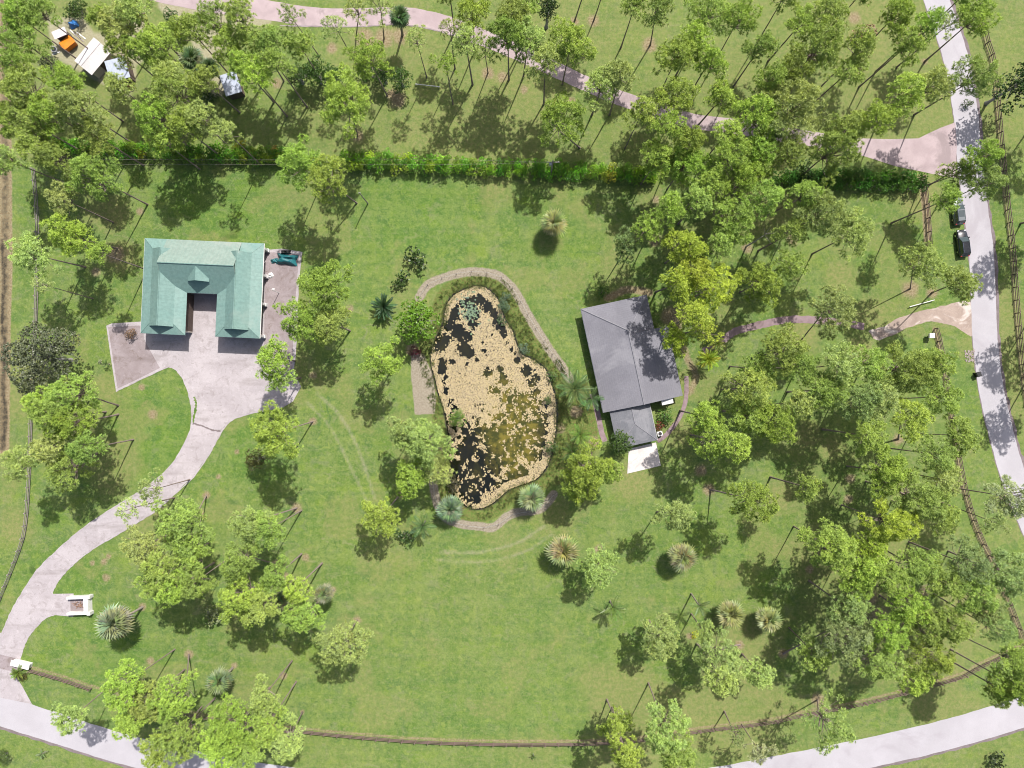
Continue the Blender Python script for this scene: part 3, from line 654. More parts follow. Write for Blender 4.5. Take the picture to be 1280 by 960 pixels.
    # white columns along the east side
    for y in (yN-.55, yN-5.1, yN-10.0, yS+.55):
        cb = MB(); cb.bbox(xb-.86, xb-.44, y-.2, y+.2, z0, e-.1, .03); cb.bbox(xb-.95, xb-.35, y-.3, y+.3, z0, .9, .03); cb.bbox(xb-.92, xb-.38, y-.26, y+.26, e-.5, e-.2, .03)
        cb.build('column', M['white_paint'], root)
    for y in (yN-3, yN-7.5, yN-12.5):
        wf = MB().box(xb-2.1, xb-2.06, y-.7, y+.7, 1.0, 2.3).build('window', M['white_paint'], root)
        for s in (-1, 1): MB().box(xb-2.06, xb-2.05, y+s*.33-.29, y+s*.33+.29, 1.08, 2.22).build('pane', M['glass'], wf)
barn()

def grey_house():
    e = 2.45; r = 4.15
    NW, SW, NE = P(727,386,e), P(754,516,e), P(811,367,e)
    ux = (P(858,494,e)-SW); u = (ux+(NE-NW)*.6).normalized(); v_ = Vector((-u.y, u.x, 0))
    root = empty('grey_house', (SW.x, SW.y, 0), math.atan2(u.y, u.x))
    tag(root, 'low house with grey hipped shingle roof between pond and yellow-green pines', 'house')
    W = 14.0; Wn = 11.6; Dp = (NW-SW).length; yj = Dp-6.0; xr = 6.9
    def sl(poly, nm='roof_slope', mat='shingle', courses=True):
        o = MB().sheet(poly, .08).build(nm, M[mat], root)
        if courses:   # shingle courses as thin raised butt lines
            p = [Vector(q) for q in poly]; n = (p[1]-p[0]).cross(p[2]-p[0]).normalized()
            if n.z < 0: n = -n
            mb = MB(); ribs_on(mb, poly, n.cross(Vector((0, 0, 1))), .38, .012, .06)
            if mb.v: tag(mb.build('shingle_courses', M[mat], o), kind='stuff')
        return o
    hip = (xr, Dp-5.4, r)
    sl([(0, 0, e), (xr, 0, r), hip, (0, Dp, e)])
    sl([(0, Dp, e), hip, (Wn, Dp, e)])
    rr = (xr, yj-1.2, r)
    z_e = e-(W-Wn)*(r-e)/(Wn-xr)*.0
    sl([(Wn, Dp, e), hip, (xr, yj, r), (Wn, yj, e)]); sl([(W, 0, e-.05), (W, yj, e-.05), (xr, yj, r), (xr, 0, r)])
    MB().tube([(xr, -.02, r+.02), (xr, Dp-5.4, r+.02)], .12, 5).build('ridge_cap', M['ridge_cap'], root)
    MB().tube([(0, Dp, e+.02), (xr, Dp-5.4, r+.02)], .10, 5).build('hip_cap', M['ridge_cap'], root); MB().tube([(Wn, Dp, e+.02), (xr, Dp-5.4, r+.02)], .10, 5).build('hip_cap', M['ridge_cap'], root)
    i = .6
    for b in ((i, i+.2, i, Dp-i), (i+.2, Wn-i, Dp-i-.2, Dp-i), (i+.2, W-i, i, i+.2), (W-i-.2, W-i, i+.2, yj-i), (Wn-i-.2, Wn-i, yj-i+.2, Dp-i-.2), (Wn-i-.2, W-i, yj-i, yj-i+.2)):
        MB().box(b[0], b[1], b[2], b[3], 0, e+.02).build('wall', M['wall_cream'], root)
    MB().add([(i, i, e), (W-i, i, e), (xr, i, r-.12), (i, i+.15, e), (W-i, i+.15, e), (xr, i+.15, r-.12)], [(0,1,2),(5,4,3),(0,3,4,1),(1,4,5,2),(2,5,3,0)]).build('gable_wall', M['wall_cream'], root)
    MB().box(-.04, .03, 0, Dp, e-.22, e-.09).build('fascia', M['white_paint'], root)
    for y in (3, 7.5, 12, 15.5):
        wf = MB().box(i-.05, i-.002, y-.8, y+.8, .9, 2.1).build('window', M['white_paint'], root)
        for s in (-1, 1): MB().box(i-.06, i-.051, y+s*.38-.33, y+s*.38+.33, .97, 2.03).build('pane', M['glass'], wf)
    # south annex
    ax0, ax1, ay0, ay1 = 1.15, 8.2, -6.6, .35; ae, ar = 2.1, 2.85; axr = (ax0+ax1)/2+.2
    hp = (axr, ay0+3.6, ar)
    sl([(ax0, ay0, ae), (axr, hp[1], ar), (axr, ay1, ar), (ax0, ay1, ae)], mat='shingle_low'); sl([(ax1, ay0, ae), (ax1, ay1, ae), (axr, ay1, ar), hp], mat='shingle_low')
    sl([(ax0, ay0, ae), (ax1, ay0, ae), hp], mat='shingle_low')
    MB().tube([(axr, ay1, ar+.02), hp], .09, 5).build('ridge_cap', M['ridge_cap'], root)
    for p in ((ax0, ay0, ae), (ax1, ay0, ae)): MB().tube([p, hp], .08, 5).build('hip_cap', M['ridge_cap'], root)
    for b in ((ax0+.4, ax0+.55, ay0+.4, i), (ax1-.55, ax1-.4, ay0+.4, i), (ax0+.55, ax1-.55, ay0+.4, ay0+.55)): MB().box(*b, 0, ae).build('wall', M['wall_cream'], root)
    MB().box(ax0+2.4, ax0+4.8, ay0+.33, ay0+.398, 0, 1.95).build('door', M['white_paint'], root)
    MB().box(ax1-.06, ax1+.05, ay0, ay1-.3, ae-.2, ae-.09).build('fascia', M['white_paint'], root)
    # white awning by the south-east corner
    aw = MB(); aw.sheet([(10.2, -.9, 2.28), (12.2, -.9, 2.28), (12.2, .45, 2.55), (10.2, .45, 2.55)], .1)
    aw.build('awning', M['white_paint'], root)
    for x in (10.3, 12.1): MB().box(x-.05, x+.05, -.8, -.7, 0, 2.22).build('awning_post', M['white_paint'], root)
    return root
grey_house()

def gable_shed(label, cpx, h, L, W, ang, rise, roofmat, wallmat, flat=False, name='shed', seam=.5):
    c = P(*cpx, h); root = empty(name, (c.x, c.y, 0), ang); tag(root, label, 'shed', 'sheds in the north-west yard')
    e = h-rise
    if flat: polys = [[(-L/2, -W/2, e), (L/2, -W/2, e), (L/2, W/2, h), (-L/2, W/2, h)]]
    else: polys = [[(-L/2, -W/2, e), (L/2, -W/2, e), (L/2, 0, h), (-L/2, 0, h)], [(L/2, W/2, e), (-L/2, W/2, e), (-L/2, 0, h), (L/2, 0, h)]]
    for p in polys:
        o = MB().sheet(p, .05).build('roof_slope', M[roofmat], root); mb = MB(); ribs_on(mb, p, (0, 1, 0), seam, .03, .06); tag(mb.build('roof_ribs', M[roofmat], o), kind='stuff')
    if not flat: MB().tube([(-L/2, 0, h+.01), (L/2, 0, h+.01)], .08, 5).build('ridge_cap', M[roofmat], root)
    i = .25
    for b in ((-L/2+i, L/2-i, -W/2+i, -W/2+i+.12), (-L/2+i, L/2-i, W/2-i-.12, W/2-i), (-L/2+i, -L/2+i+.12, -W/2+i+.12, W/2-i-.12), (L/2-i-.12, L/2-i, -W/2+i+.12, W/2-i-.12)):
        MB().box(*b, 0, e-.02).build('wall', M[wallmat], root)
    MB().box(-.5, .5, -W/2+i-.05, -W/2+i-.002, 0, 1.95).build('door', M['wall_dark'], root)
    return root
gable_shed('white gabled shed beside the orange metal box', (113,68), 3.1, 5.2, 3.9, math.atan2(24, 20), .7, 'white_tin', 'wall_cream')
gable_shed('pale blue tin-roofed shed right of the white gabled shed', (146,86), 2.8, 3.5, 3.6, math.radians(15), .3, 'tin', 'wall_dark', flat=True)
gable_shed('small blue-grey tin-roofed shed apart from the other sheds', (288,104), 2.7, 2.9, 3.6, math.radians(17), .3, 'tin', 'wall_dark', flat=True)
gable_shed('long low shed with a white tin roof behind the orange box', (74,41), 2.3, 2.4, 1.3, math.radians(23), .15, 'white_tin', 'wall_dark', flat=True)
# ------------------------------------------------------------------ vegetation: shared meshes
def lobes_crown(R, seed, nl, lr=(.27,.42), depth=.55, flat=.72, dens=7.0, nb=13, L=(.28,.5), wdt=.075, spread=(.45,1.5), elong=.2, zlo=-.25, shell=(.84,1.05), mat='needle', name='crown', limbmat='bark', limb_r=.07, droop=.0, base_z=None, twigs=3):
    global RNG
    RNG = np.random.default_rng(seed); r = np.random.default_rng(seed+500)
    th0 = r.uniform(0, 6.28); lob = []
    for i in range(nl):
        q = i*2.39996+r.uniform(-.5, .5); rho = math.sqrt((i+.35)/nl)*R*.74*r.uniform(.82, 1.14)
        k = 1+elong*math.cos(2*(q-th0)); x, y = rho*k*math.cos(q), rho*k*math.sin(q)
        z = depth*R*(.75-1.35*(rho/R)**1.6+r.uniform(-.55, .42)); l = R*r.uniform(*lr)*(1-.18*rho/R)
        lob.append((x, y, z, l))
    C = []; AX = []; T = []
    for (x, y, z, l) in lob:
        n = int(dens*2*math.pi*l*l*(.5+.5*flat)); d = r.normal(size=(int(n*1.7), 3)); d /= np.linalg.norm(d, axis=1)[:, None]; d = d[d[:, 2] > zlo][:n]
        ph = r.uniform(0, 6.28); bumpy = 1+.16*np.sin(3*np.arctan2(d[:, 1], d[:, 0])+ph)*np.sqrt(1-d[:, 2]**2)
        rr = l*r.uniform(shell[0], shell[1], len(d))*bumpy
        p = d*rr[:, None]*np.array([1, 1, flat])+np.array([x, y, z]); a = d*np.array([1, 1, .9])+np.array([0, 0, .55-droop]); a /= np.linalg.norm(a, axis=1)[:, None]
        C.append(p); AX.append(a); T.append(np.clip(r.uniform(.12, .8)*.45+r.uniform(0, .6, len(d)), 0, 1))
    C = np.concatenate(C); AX = np.concatenate(AX); T = np.concatenate(T)
    V, F, tn = blade_bursts(C[:, 0], C[:, 1], C[:, 2], nb, L[0], L[1], wdt, spread, T, AX)
    fol = npmesh(name, V, F, M[mat], {'tint': ('FLOAT', tn)})
    mb = MB(); bz = -1.05*R*depth if base_z is None else base_z
    for (x, y, z, l) in lob:
        s = r.uniform(.0, .55); st = Vector((0, 0, bz*(1-s)+.3*R*depth*s)); en = Vector((x, y, z)); md = st.lerp(en, .55)+Vector((r.uniform(-.15, .15)*R*.4, r.uniform(-.15, .15)*R*.4, -.10*R))
        mb.tube([st, md, en], [limb_r, limb_r*.7, limb_r*.3], 5, False)
        for k in range(twigs):
            dd = Vector(r.normal(size=3)).normalized(); dd.z = abs(dd.z)*.5; mb.tube([md.lerp(en, .5+.2*k), en+dd*l*.8], [limb_r*.4, limb_r*.12], 4, False)
    mb.tube([(0, 0, bz-.02), (0, 0, .35*R*depth)], [limb_r*1.6, limb_r*.5], 6, False)
    return fol, mb.mesh('limbs', M[limbmat])
PINES = {}
for si, R in (('s', 2.7), ('m', 3.7), ('l', 4.8)):
    PINES[si] = [(lobes_crown(R, 100+17*k+int(R*10), {'s': 19, 'm': 31, 'l': 46}[si]+2*(k % 3), lr={'s': (.17,.29), 'm': (.125,.225), 'l': (.10,.18)}[si], dens=9.0, depth=.62, nb=19, L=(.24,.48), wdt=.054, spread=(.5,1.5), shell=(.70,1.16), flat=.85, limb_r=.055, twigs=1, elong=.12+.09*(k % 3)), R) for k in range(5)]
    PINES[si+'x'] = [(lobes_crown(R, 300+13*k+int(R*10), {'s': 12, 'm': 18, 'l': 26}[si], lr={'s': (.15,.26), 'm': (.11,.20), 'l': (.09,.16)}[si], twigs=1, limb_r=.05, dens=8.0, nb=19, L=(.26,.50), wdt=.052, spread=(.55,1.5), shell=(.72,1.18), depth=.6, elong=.25), R) for k in range(2)]
OAKS = [(lobes_crown(R, 700+k, 15, (.26, .40), .55, .8, 7.0, 6, (.16, .32), .19, (.5, 1.6), .15, -.35, (.75, 1.05), 'leaf', 'crown', 'grey_bark', .10), R) for k, R in enumerate((3.6, 4.4, 6.0))]
SHRUBS = [(lobes_crown(R, 800+k, 7, (.36, .52), .6, .85, 10.0, 6, (.14, .30), .14, (.5, 1.6), .15, -.4, (.7, 1.06), 'leaf', 'foliage', 'grey_bark', .035, base_z=-R*.72), R) for k, R in enumerate((1.0, 1.15, 1.3, 1.6, 2.0))]
def trunk_mesh(seed, mat, n=7, flare=1.35, top=.5):
    r = random.Random(seed); pts = []; rd = []
    for i in range(7):
        s = i/6; b = math.sin(math.pi*s)*.35
        pts.append((b*r.uniform(-1, 1)*3, b*r.uniform(-1, 1)*3, s)); rd.append((1+(flare-1)*max(0, 1-s*8))*(1-(1-top)*s))
    mb = MB(); b0 = 0; vs = []; fs = []
    for i, (p, q) in enumerate(zip(pts, rd)):
        for k in range(n): a = 2*math.pi*k/n; vs.append((p[0]*.12+q*math.cos(a), p[1]*.12+q*math.sin(a), p[2]))
    for i in range(6):
        for k in range(n): fs.append((i*n+k, i*n+(k+1) % n, (i+1)*n+(k+1) % n, (i+1)*n+k))
    fs.append(tuple(range(n-1, -1, -1))); fs.append(tuple(6*n+k for k in range(n)))
    return mb.add(vs, fs).mesh('trunk', mat, True)
TRUNK = [trunk_mesh(k, M['bark']) for k in range(4)]; OTRUNK = [trunk_mesh(9, M['grey_bark'], 8, 1.6, .7)]; PTRUNK = [trunk_mesh(21, M['palm_bark'], 8, 1.25, .9)]

TONE = {'b': (.318,.412,.092), 'm': (.298,.376,.104), 'p': (.355,.418,.155), 'y': (.375,.445,.075), 'd': (.055,.092,.026), 'g': (.265,.325,.140), 'w': (.35,.39,.24)}
TNAME = {'b': 'bright green', 'm': 'mid-green', 'p': 'pale green', 'y': 'yellow-green', 'd': 'dark green', 'g': 'grey-green', 'w': 'silvery'}

LANDMARKS = [(253,360,'the green barn'),(795,440,'the grey house'),(617,500,'the pond'),(1197,263,'the upper parked car'),(1203,303,'the lower parked car'),(98,756,'the white open enclosure'),(27,830,'the white gate wall'),
 (687,210,'the utility pole'),(108,68,'the white gabled shed'),(146,86,'the pale blue shed'),(289,104,'the lone blue-grey shed'),(84,53,'the orange box'),(357,322,'the teal tarp'),(480,385,'the dark cycad'),(52,448,'the dark grey oak'),
 (805,574,'the white house pad'),(692,279,'the lawn fan palm'),(1222,467,'the black bin'),(1165,190,'the pink drive mouth'),(535,107,'the white lawn pipe'),(1152,379,'the white pipe rail'),(1200,397,'the gravel drive mouth'),
 (1165,419,'the white fence box'),(1280,960,'the bottom right corner'),(0,960,'the bottom left corner'),(0,0,'the top left corner'),(1280,0,'the top right corner'),(640,960,'the middle of the bottom edge'),
 (640,0,'the middle of the top edge'),(500,21,'the palm over the pink drive'),(1080,44,'the pinkish bare bush'),(240,74,'the dark sandy-yard palm'),(1000,399,'the paver path end'),(240,530,'the driveway neck'),(460,254,'the lone bare post'),(958,292,'the bare white dead tree'),(704,688,'the fan palm below the pond'),(853,696,'the yellowish fan palm'),(937,770,'the fan palm pair'),(144,778,'the tall leaning palm'),(885,449,'the areca by the house'),(1272,106,'the dark right-edge oak'),(520,400,'the leafy tree over the pond'),(1280,480,'the middle of the right edge'),(0,480,'the middle of the left edge')]
def sector(t, lm):
    dx, dy = t[0]-lm[0], t[1]-lm[1]
    return ('right of' if dx > 0 else 'left of') if abs(dx) >= abs(dy) else ('below' if dy > 0 else 'above')
ORD = ['closest', 'second closest', 'third closest', 'fourth closest', 'fifth closest', 'sixth closest', 'seventh closest', 'eighth closest', 'ninth closest', 'tenth closest', 'eleventh closest', 'twelfth closest', 'thirteenth closest', 'fourteenth closest', 'fifteenth closest', 'sixteenth closest', 'seventeenth closest', 'eighteenth closest', 'nineteenth closest', 'twentieth closest']
def which_labels(pts, word):
    """one true, unique phrase for each thing: rank by distance among all of its kind on one side of a landmark"""
    out = []
    for t in pts:
        best = None
        for lm in LANDMARKS:
            s = sector(t, lm); d = math.hypot(t[0]-lm[0], t[1]-lm[1])
            rk = sum(1 for o in pts if sector(o, lm) == s and math.hypot(o[0]-lm[0], o[1]-lm[1]) < d)
            key = (rk, d)
            if best is None or key < best[0]: best = (key, f'{ORD[min(rk, 19)]} {word} {s} {lm[2]}')
        out.append(best[1])
    return out

# crowns as seen, with a pine by the grey house added to shade its roof: x y radius tone [crown height] [base x, base y]; tone suffix x = thin crown
TREES_TXT = '''
49 16 24 m;26 50 29 m;154 29 29 p;125 20 15 b;198 55 30 b;168 12 22 p;266 28 25 m;289 55 23 b;324 52 20 m;320 98 21 b;86 104 25 b;100 137 28 p;30 113 31 m;35 152 31 m;10 150 20 b;45 180 23 m;218 117 30 m
192 146 25 b;247 146 25 p;205 178 20 b;284 166 17 px;118 222 31 m;80 250 24 p;338 57 21 m;375 57 20 m;364 20 16 px;462 75 28 b;433 128 37 b 15 447 170;445 10 19 px 15 445 46;474 8 20 px 15 480 48;375 205 30 b;410 224 29 b 14 446 254
557 80 17 bx;591 18 25 b;635 47 26 m;562 34 14 px;606 62 19 mx 14 610 91;660 48 24 p;713 55 30 b;700 152 33 b 12 725 185;752 108 25 p;843 122 29 b;848 68 28 b;886 78 22 b;887 16 30 m;924 24 25 b;822 14 20 m 15 813 56;794 6 18 m;656 8 18 m
735 -28 24 m 15 718 27;760 -30 24 m 15 742 26;947 146 28 b;835 158 22 b;822 200 25 b 12;856 206 30 b 12;913 196 29 b;950 186 25 b;945 216 24 m 12;964 98 22 m;1036 14 23 m;1023 60 34 m;994 86 22 m;1119 20 23 b
1134 57 22 m;1130 120 27 b;1166 108 25 p;1218 24 26 b 15 1156 77;1184 32 16 px;1214 -14 26 m 15 1149 46;1218 98 29 p;992 138 38 p;1041 188 36 m;966 158 24 p;1229 194 21 b;1200 216 20 m 11;1231 230 22 p
89 295 30 b;42 318 30 p;124 316 15 b;52 356 14 px;405 360 38 b 12;374 402 29 b 12;414 404 28 m 11;343 450 27 b 12;479 451 30 b 11;809 284 22 b 14;783 308 20 g 11;856 309 28 y 14;890 360 36 y 12;870 338 24 y 14;877 412 25 yx 11
950 355 31 b 12;916 278 35 m 14;874 250 27 m;902 306 24 m;953 250 28 m;947 460 24 m 13;1028 268 35 p;1066 292 31 p;1040 388 34 p 13 1001 426;1153 332 32 p 13 1138 361;1200 354 25 p 13 1165 366;976 440 36 m;1050 456 30 p;1132 462 40 m;1182 250 18 m
91 494 33 m 13 148 507;48 503 20 b 13;92 528 33 b 13 148 518;27 578 26 p;86 586 31 m 11 122 566;192 612 23 px 12;163 636 18 px;229 655 40 m 13 258 619;180 683 31 p 14;242 692 29 m 12 250 641;203 710 28 m;312 655 27 p 15 371 635;300 700 27 m 15 345 705;336 662 24 m 15 377 638
345 540 37 b 16 391 527;531 553 37 p 12;515 596 27 b 9;476 646 27 b 10 500 618;734 587 37 b 9;747 709 28 p 8;843 644 25 p 13 821 640;890 548 30 b 13;936 520 30 m;940 626 34 b 14 888 612;934 485 35 m;966 528 34 b;1030 488 34 m
1076 500 28 g;1137 523 30 b 14 1123 549;1174 497 28 m;1200 545 26 m;1168 568 27 m;1106 590 33 b;1144 622 40 m;1112 653 34 y;1036 683 39 m;1144 707 31 m;1210 706 34 g;1262 622 32 w 14 1195 610;1243 652 18 gx;1080 712 28 b
198 728 27 m;242 728 27 m;305 744 36 b 14;328 757 29 m;380 768 27 m 13 416 737;429 804 35 p 13 446 775;156 856 33 b;184 876 28 m;221 868 32 b 15 236 818;88 898 22 p;167 900 22 b;224 918 35 m;203 938 28 b;294 906 38 b;273 932 30 b;312 938 27 m;335 905 27 m;360 924 28 p 14 378 890
825 796 31 p 9;900 819 34 p 10 925 806;947 840 23 p 9;770 903 21 b 8;833 911 36 p;845 940 30 m;781 938 26 b;921 920 14 gx 9;948 938 20 wx 9;1054 793 41 g 14 979 817;1018 816 22 m 11;1096 827 32 m;1132 754 30 b;1153 780 34 m
1163 820 31 b;1036 905 38 px 13 1022 875;1070 728 27 b;1212 740 36 m;1258 720 34 g;1179 726 28 m;1266 827 30 m;1270 858 24 b;1246 860 24 b 13;1240 785 26 gx
1340 262 38 d 12;1345 130 36 d 12;1345 400 36 m 12;1345 480 34 m 12;985 192 22 m;1010 610 18 m;1000 505 22 p;910 165 18 b;890 230 22 b;560 -20 22 m;1080 -12 22 m;985 -10 24 m;20 18 18 b
866 394 24 y 15;846 354 22 y 15;842 424 19 y 10;176 62 18 m;212 92 20 p;302 82 18 b;682 78 22 p;776 96 20 p;802 142 20 b;902 122 20 b;1062 160 22 m;642 18 22 m;582 52 18 p;420 34 18 px;520 48 16 px;350 475 18 m 10;838 262 22 b;985 330 22 m 13;930 225 24 b;1005 245 24 m;990 290 20 m;860 180 22 b;975 118 22 p;1060 90 22 m;1095 150 24 b;1075 60 20 m;1000 30 22 m;950 60 20 m;1160 30 20 m;870 45 20 b
1000 460 26 m;1085 455 28 m;1100 500 26 p;1165 455 26 m;1085 545 26 m;1180 600 24 p;1180 650 22 m;1085 680 24 y;1110 720 26 m;1060 760 28 g;1110 790 28 b;1190 780 26 m;1230 760 26 g;1140 850 22 b
905 850 22 p;880 790 16 p 9;920 560 22 b;880 520 20 b;255 100 20 m;150 60 20 m;120 170 24 m;70 200 22 m;150 110 18 p;230 160 20 b;20 80 22 m;60 140 24 b;10 200 20 p;300 20 22 m;240 40 20 m;345 80 18 m
215 735 22 b;345 720 20 m;370 735 20 b;330 870 20 p;60 560 22 p;110 560 24 m;60 520 22 m;505 540 20 p 12;550 590 20 p 9;720 610 20 b 8;760 590 18 b 8
'''
TR = []
for it in TREES_TXT.replace('\n', ';').split(';'):
    q = it.split()
    if not q: continue
    TR.append(dict(x=float(q[0]), y=float(q[1]), r=float(q[2]), t=q[3][0], thin=q[3].endswith('x'), h=float(q[4]) if len(q) > 4 else None, b=(float(q[5]), float(q[6])) if len(q) > 6 else None))
labels = which_labels([(a['x'], a['y']) for a in TR], 'pine')
rt = random.Random(5)
for i, a in enumerate(TR):
    hc = a['h'] or rt.uniform(13.4, 16.2)
    c = P(a['x'], a['y'], hc); b = P(*a['b']) if a['b'] else Vector((c.x, c.y, 0))+Vector((rt.uniform(-.6, .6), rt.uniform(-.6, .6), 0))
    Rm = a['r']*S*(1-hc/H)*(1.2 if a['y'] < 240 else 1.1); key = 's' if Rm < 3.1 else ('m' if Rm < 4.15 else 'l')
    pool = PINES[key+('x' if a['thin'] else '')]; (fol, lim), R0 = pool[rt.randrange(len(pool))]; k = Rm/R0
    tree = empty('pine_tree', (b.x, b.y, 0)); lo = c-Vector((b.x, b.y, 0)); tn = TONE[a['t']]; j = rt.uniform(.86, 1.14)
    cl = tuple(max(.01, x*j*rt.uniform(.94, 1.06)) for x in tn); rz = rt.uniform(0, 6.28)
    zs = k*rt.uniform(1.05, 1.4)
    inst('crown', fol, tree, lo, (0, 0, rz), (k, k, zs), cl); inst('limbs', lim, tree, lo, (0, 0, rz), (k, k, zs))
    top = lo+Vector((0, 0, -1.0*.55*R0*zs)); q = top.to_track_quat('Z', 'Y'); rad = rt.uniform(.11, .165)*(.8 if a['thin'] else 1)
    tr = inst('trunk', TRUNK[rt.randrange(4)], tree, (0, 0, -.05), (0, 0, 0), (rad, rad, top.length+.15)); tr.rotation_euler = q.to_euler()
    tag(tree, f"{'thin ' if a['thin'] else ''}{TNAME[a['t']]} pine, the {labels[i]}", 'pine tree', 'pines around the lawns')

def oak(px, py, r, tone, hc, label, base=None, vi=0, name='oak_tree', cat='oak tree'):
    c = P(px, py, hc); b = P(*base) if base else Vector((c.x, c.y, 0)); (fol, lim), R0 = OAKS[vi]; k = r*S*(1-hc/H)/R0
    t_ = empty(name, (b.x, b.y, 0)); lo = c-b; rz = rt.uniform(0, 6.28)
    inst('crown', fol, t_, lo, (0, 0, rz), (k, k, k), tone); inst('limbs', lim, t_, lo, (0, 0, rz), (k, k, k))
    top = lo+Vector((0, 0, -.55*R0*k)); tr = inst('trunk', OTRUNK[0], t_, (0, 0, -.05), (0, 0, 0), (.26, .26, top.length+.3)); tr.rotation_euler = top.to_track_quat('Z', 'Y').to_euler()
    tag(t_, label, cat); return t_
oak(52,448,53,(.115,.125,.085),8,'broad dark grey-green oak beside the west ditch',vi=2)
oak(1272,106,33,(.035,.072,.018),8,'dark green oak at the right edge beyond the east fence',vi=1)
oak(520,400,33,(.118,.215,.022),5.5,'bright leafy broad tree leaning over the pond head',vi=0,name='broadleaf_tree',cat='tree')
oak(685,12,18,(.030,.055,.016),6,'small dark tree above the pink drive near the top edge',vi=0,name='broadleaf_tree',cat='tree')
oak(571,522,14,(.105,.175,.03),3.5,'small glossy tree at the pond\'s left bank',vi=0,name='broadleaf_tree',cat='tree')
oak(775,553,19,(.062,.105,.026),3.2,'dark leafy tree against the grey house annex',vi=0,name='broadleaf_tree',cat='tree')
oak(395,92,23,(.050,.100,.020),3.6,'dark glossy tree left of the big bright pine by the hedge',vi=0,name='broadleaf_tree',cat='tree')
oak(500,98,18,(.055,.110,.022),3.4,'dark glossy round tree touching the white lawn pipe',vi=0,name='broadleaf_tree',cat='tree')
oak(372,94,17,(.045,.090,.018),3.2,'dark glossy tree, leftmost of the dark row above the hedge',vi=0,name='broadleaf_tree',cat='tree')
oak(418,98,17,(.05,.10,.02),3.2,'dark glossy tree touching the big bright pine\'s left side',vi=0,name='broadleaf_tree',cat='tree')
oak(478,94,17,(.05,.10,.02),3.2,'dark glossy tree between the bright pine and the round dark tree',vi=0,name='broadleaf_tree',cat='tree')
oak(320,575,17,(.075,.075,.025),4.0,'russet-tinged low tree under the pine by the driveway bend',vi=0,name='broadleaf_tree',cat='tree')

# shrubs: x y r tone(rgb) label
def shrub(px, py, r, tone, label, kind='shrub', parent=None, group=None, mesh=None, h=None):
    (fol, lim), R0 = SHRUBS[rt.randrange(5)] if mesh is None else SHRUBS[mesh]
    Rm = r*S; k = Rm/R0; zc = .72*R0*k
    c = P(px, py, zc*.9)
    rz = rt.uniform(0, 6.28)
    if parent is None:
        s = empty(kind, (c.x, c.y, 0)); tag(s, label, 'shrub', group)
        inst('foliage', fol, s, (0, 0, zc), (0, 0, rz), (k, k, k), tuple(x*1.25 for x in tone)); inst('stems', lim, s, (0, 0, zc), (0, 0, rz), (k, k, k)); return s
    zk = k if h is None else h/(1.45*R0)
    o = inst('shrub', fol, parent, (c.x-parent.location.x, c.y-parent.location.y, .72*R0*zk), (0, 0, rz), (k, k, zk), tuple(x*2.8 for x in tone))
    st = inst('stems', lim, o); return o
for q in [(520,324,15,(.045,.072,.026),'dark shrub, the upper of the pair above the cycad'),(501,349,12,(.05,.082,.024),'dark shrub, the lower of the pair above the cycad'),
 (520,440,9,(.10,.022,.035),'purple-red shrub at the pond\'s upper left bank'),(752,366,10,(.06,.11,.02),'low green shrub at the house\'s upper left corner'),(833,521,11,(.07,.13,.03),'green shrub in the corner between house and annex'),
 (824,533,7,(.13,.035,.025),'red-brown shrub beside the annex wall'),(566,603,11,(.055,.05,.03),'dark brown shrub at the pond\'s lower left bank'),(630,383,9,(.085,.125,.085),'blue-green shrub at the pond\'s upper right bank'),
 (633,371,7,(.10,.14,.10),'pale blue-green shrub above the other on the upper right bank'),(655,436,8,(.10,.14,.105),'pale blue-green shrub midway along the pond\'s right bank'),(627,400,7,(.075,.11,.06),'dull green shrub below the blue-green ones by the pond'),
 (165,417,8,(.16,.095,.075),'dry brown shrub at the barn\'s lower left corner'),(507,668,12,(.055,.09,.03),'dark shrub between the two pines below the pond'),(869,793,5,(.48,.45,.015),'small bright yellow shrub below the thin palm'),
 (152,792,5,(.20,.02,.05),'pink flowering shrub below the tall palm by the enclosure'),(1246,951,12,(.035,.05,.02),'dark shrub by the bottom right verge'),(5,944,11,(.07,.10,.03),'shrub cut by the left edge below the south road'),
 (266,768,15,(.13,.145,.075),'grey-green shrub between the pines left of the lower lawn'),(685,500,6,(.06,.10,.03),'small shrub on the pond\'s right bank by the palms'),(690,560,10,(.05,.085,.025),'dark shrub on the pond\'s lower right bank'),
 (125,452,3,(.25,.25,.2),'tiny pale plant left of the concrete yard'),(735,590,8,(.08,.05,.03),'brown shrub under the bright pine below the house'),(225,38,14,(.03,.06,.014),'dark shrub in the sandy yard at the top left'),(215,22,11,(.04,.08,.02),'small dark shrub above the other in the sandy yard'),
 (262,120,10,(.03,.055,.014),'dark shrub left of the lone blue-grey shed'),(98,12,16,(.04,.07,.015),'dark shrub above the blue tarp'),(60,78,12,(.05,.06,.03),'dull shrub left of the white gabled shed'),(1000,216,16,(.03,.06,.014),'dark shrub at the left end of the short east hedge'),
 (690,470,7,(.07,.12,.04),'leafy shrub below the pond\'s post ring end'),(30,846,5,(.10,.085,.02),'small bronze shrub behind the gate wall palm'),(1080,44,15,(.27,.185,.15),'dry pinkish-brown bare bush among the upper right pines'),
 (462,92,14,(.05,.10,.02),'green shrub below the pine above the hedge'),(300,183,8,(.24,.22,.02),'yellow croton at the hedge beside the lone shed'),(345,190,7,(.30,.16,.03),'orange croton in the hedge left of two bright pines'),(1210,130,7,(.05,.08,.02),'small shrub on the east road verge')]:
    shrub(*q)

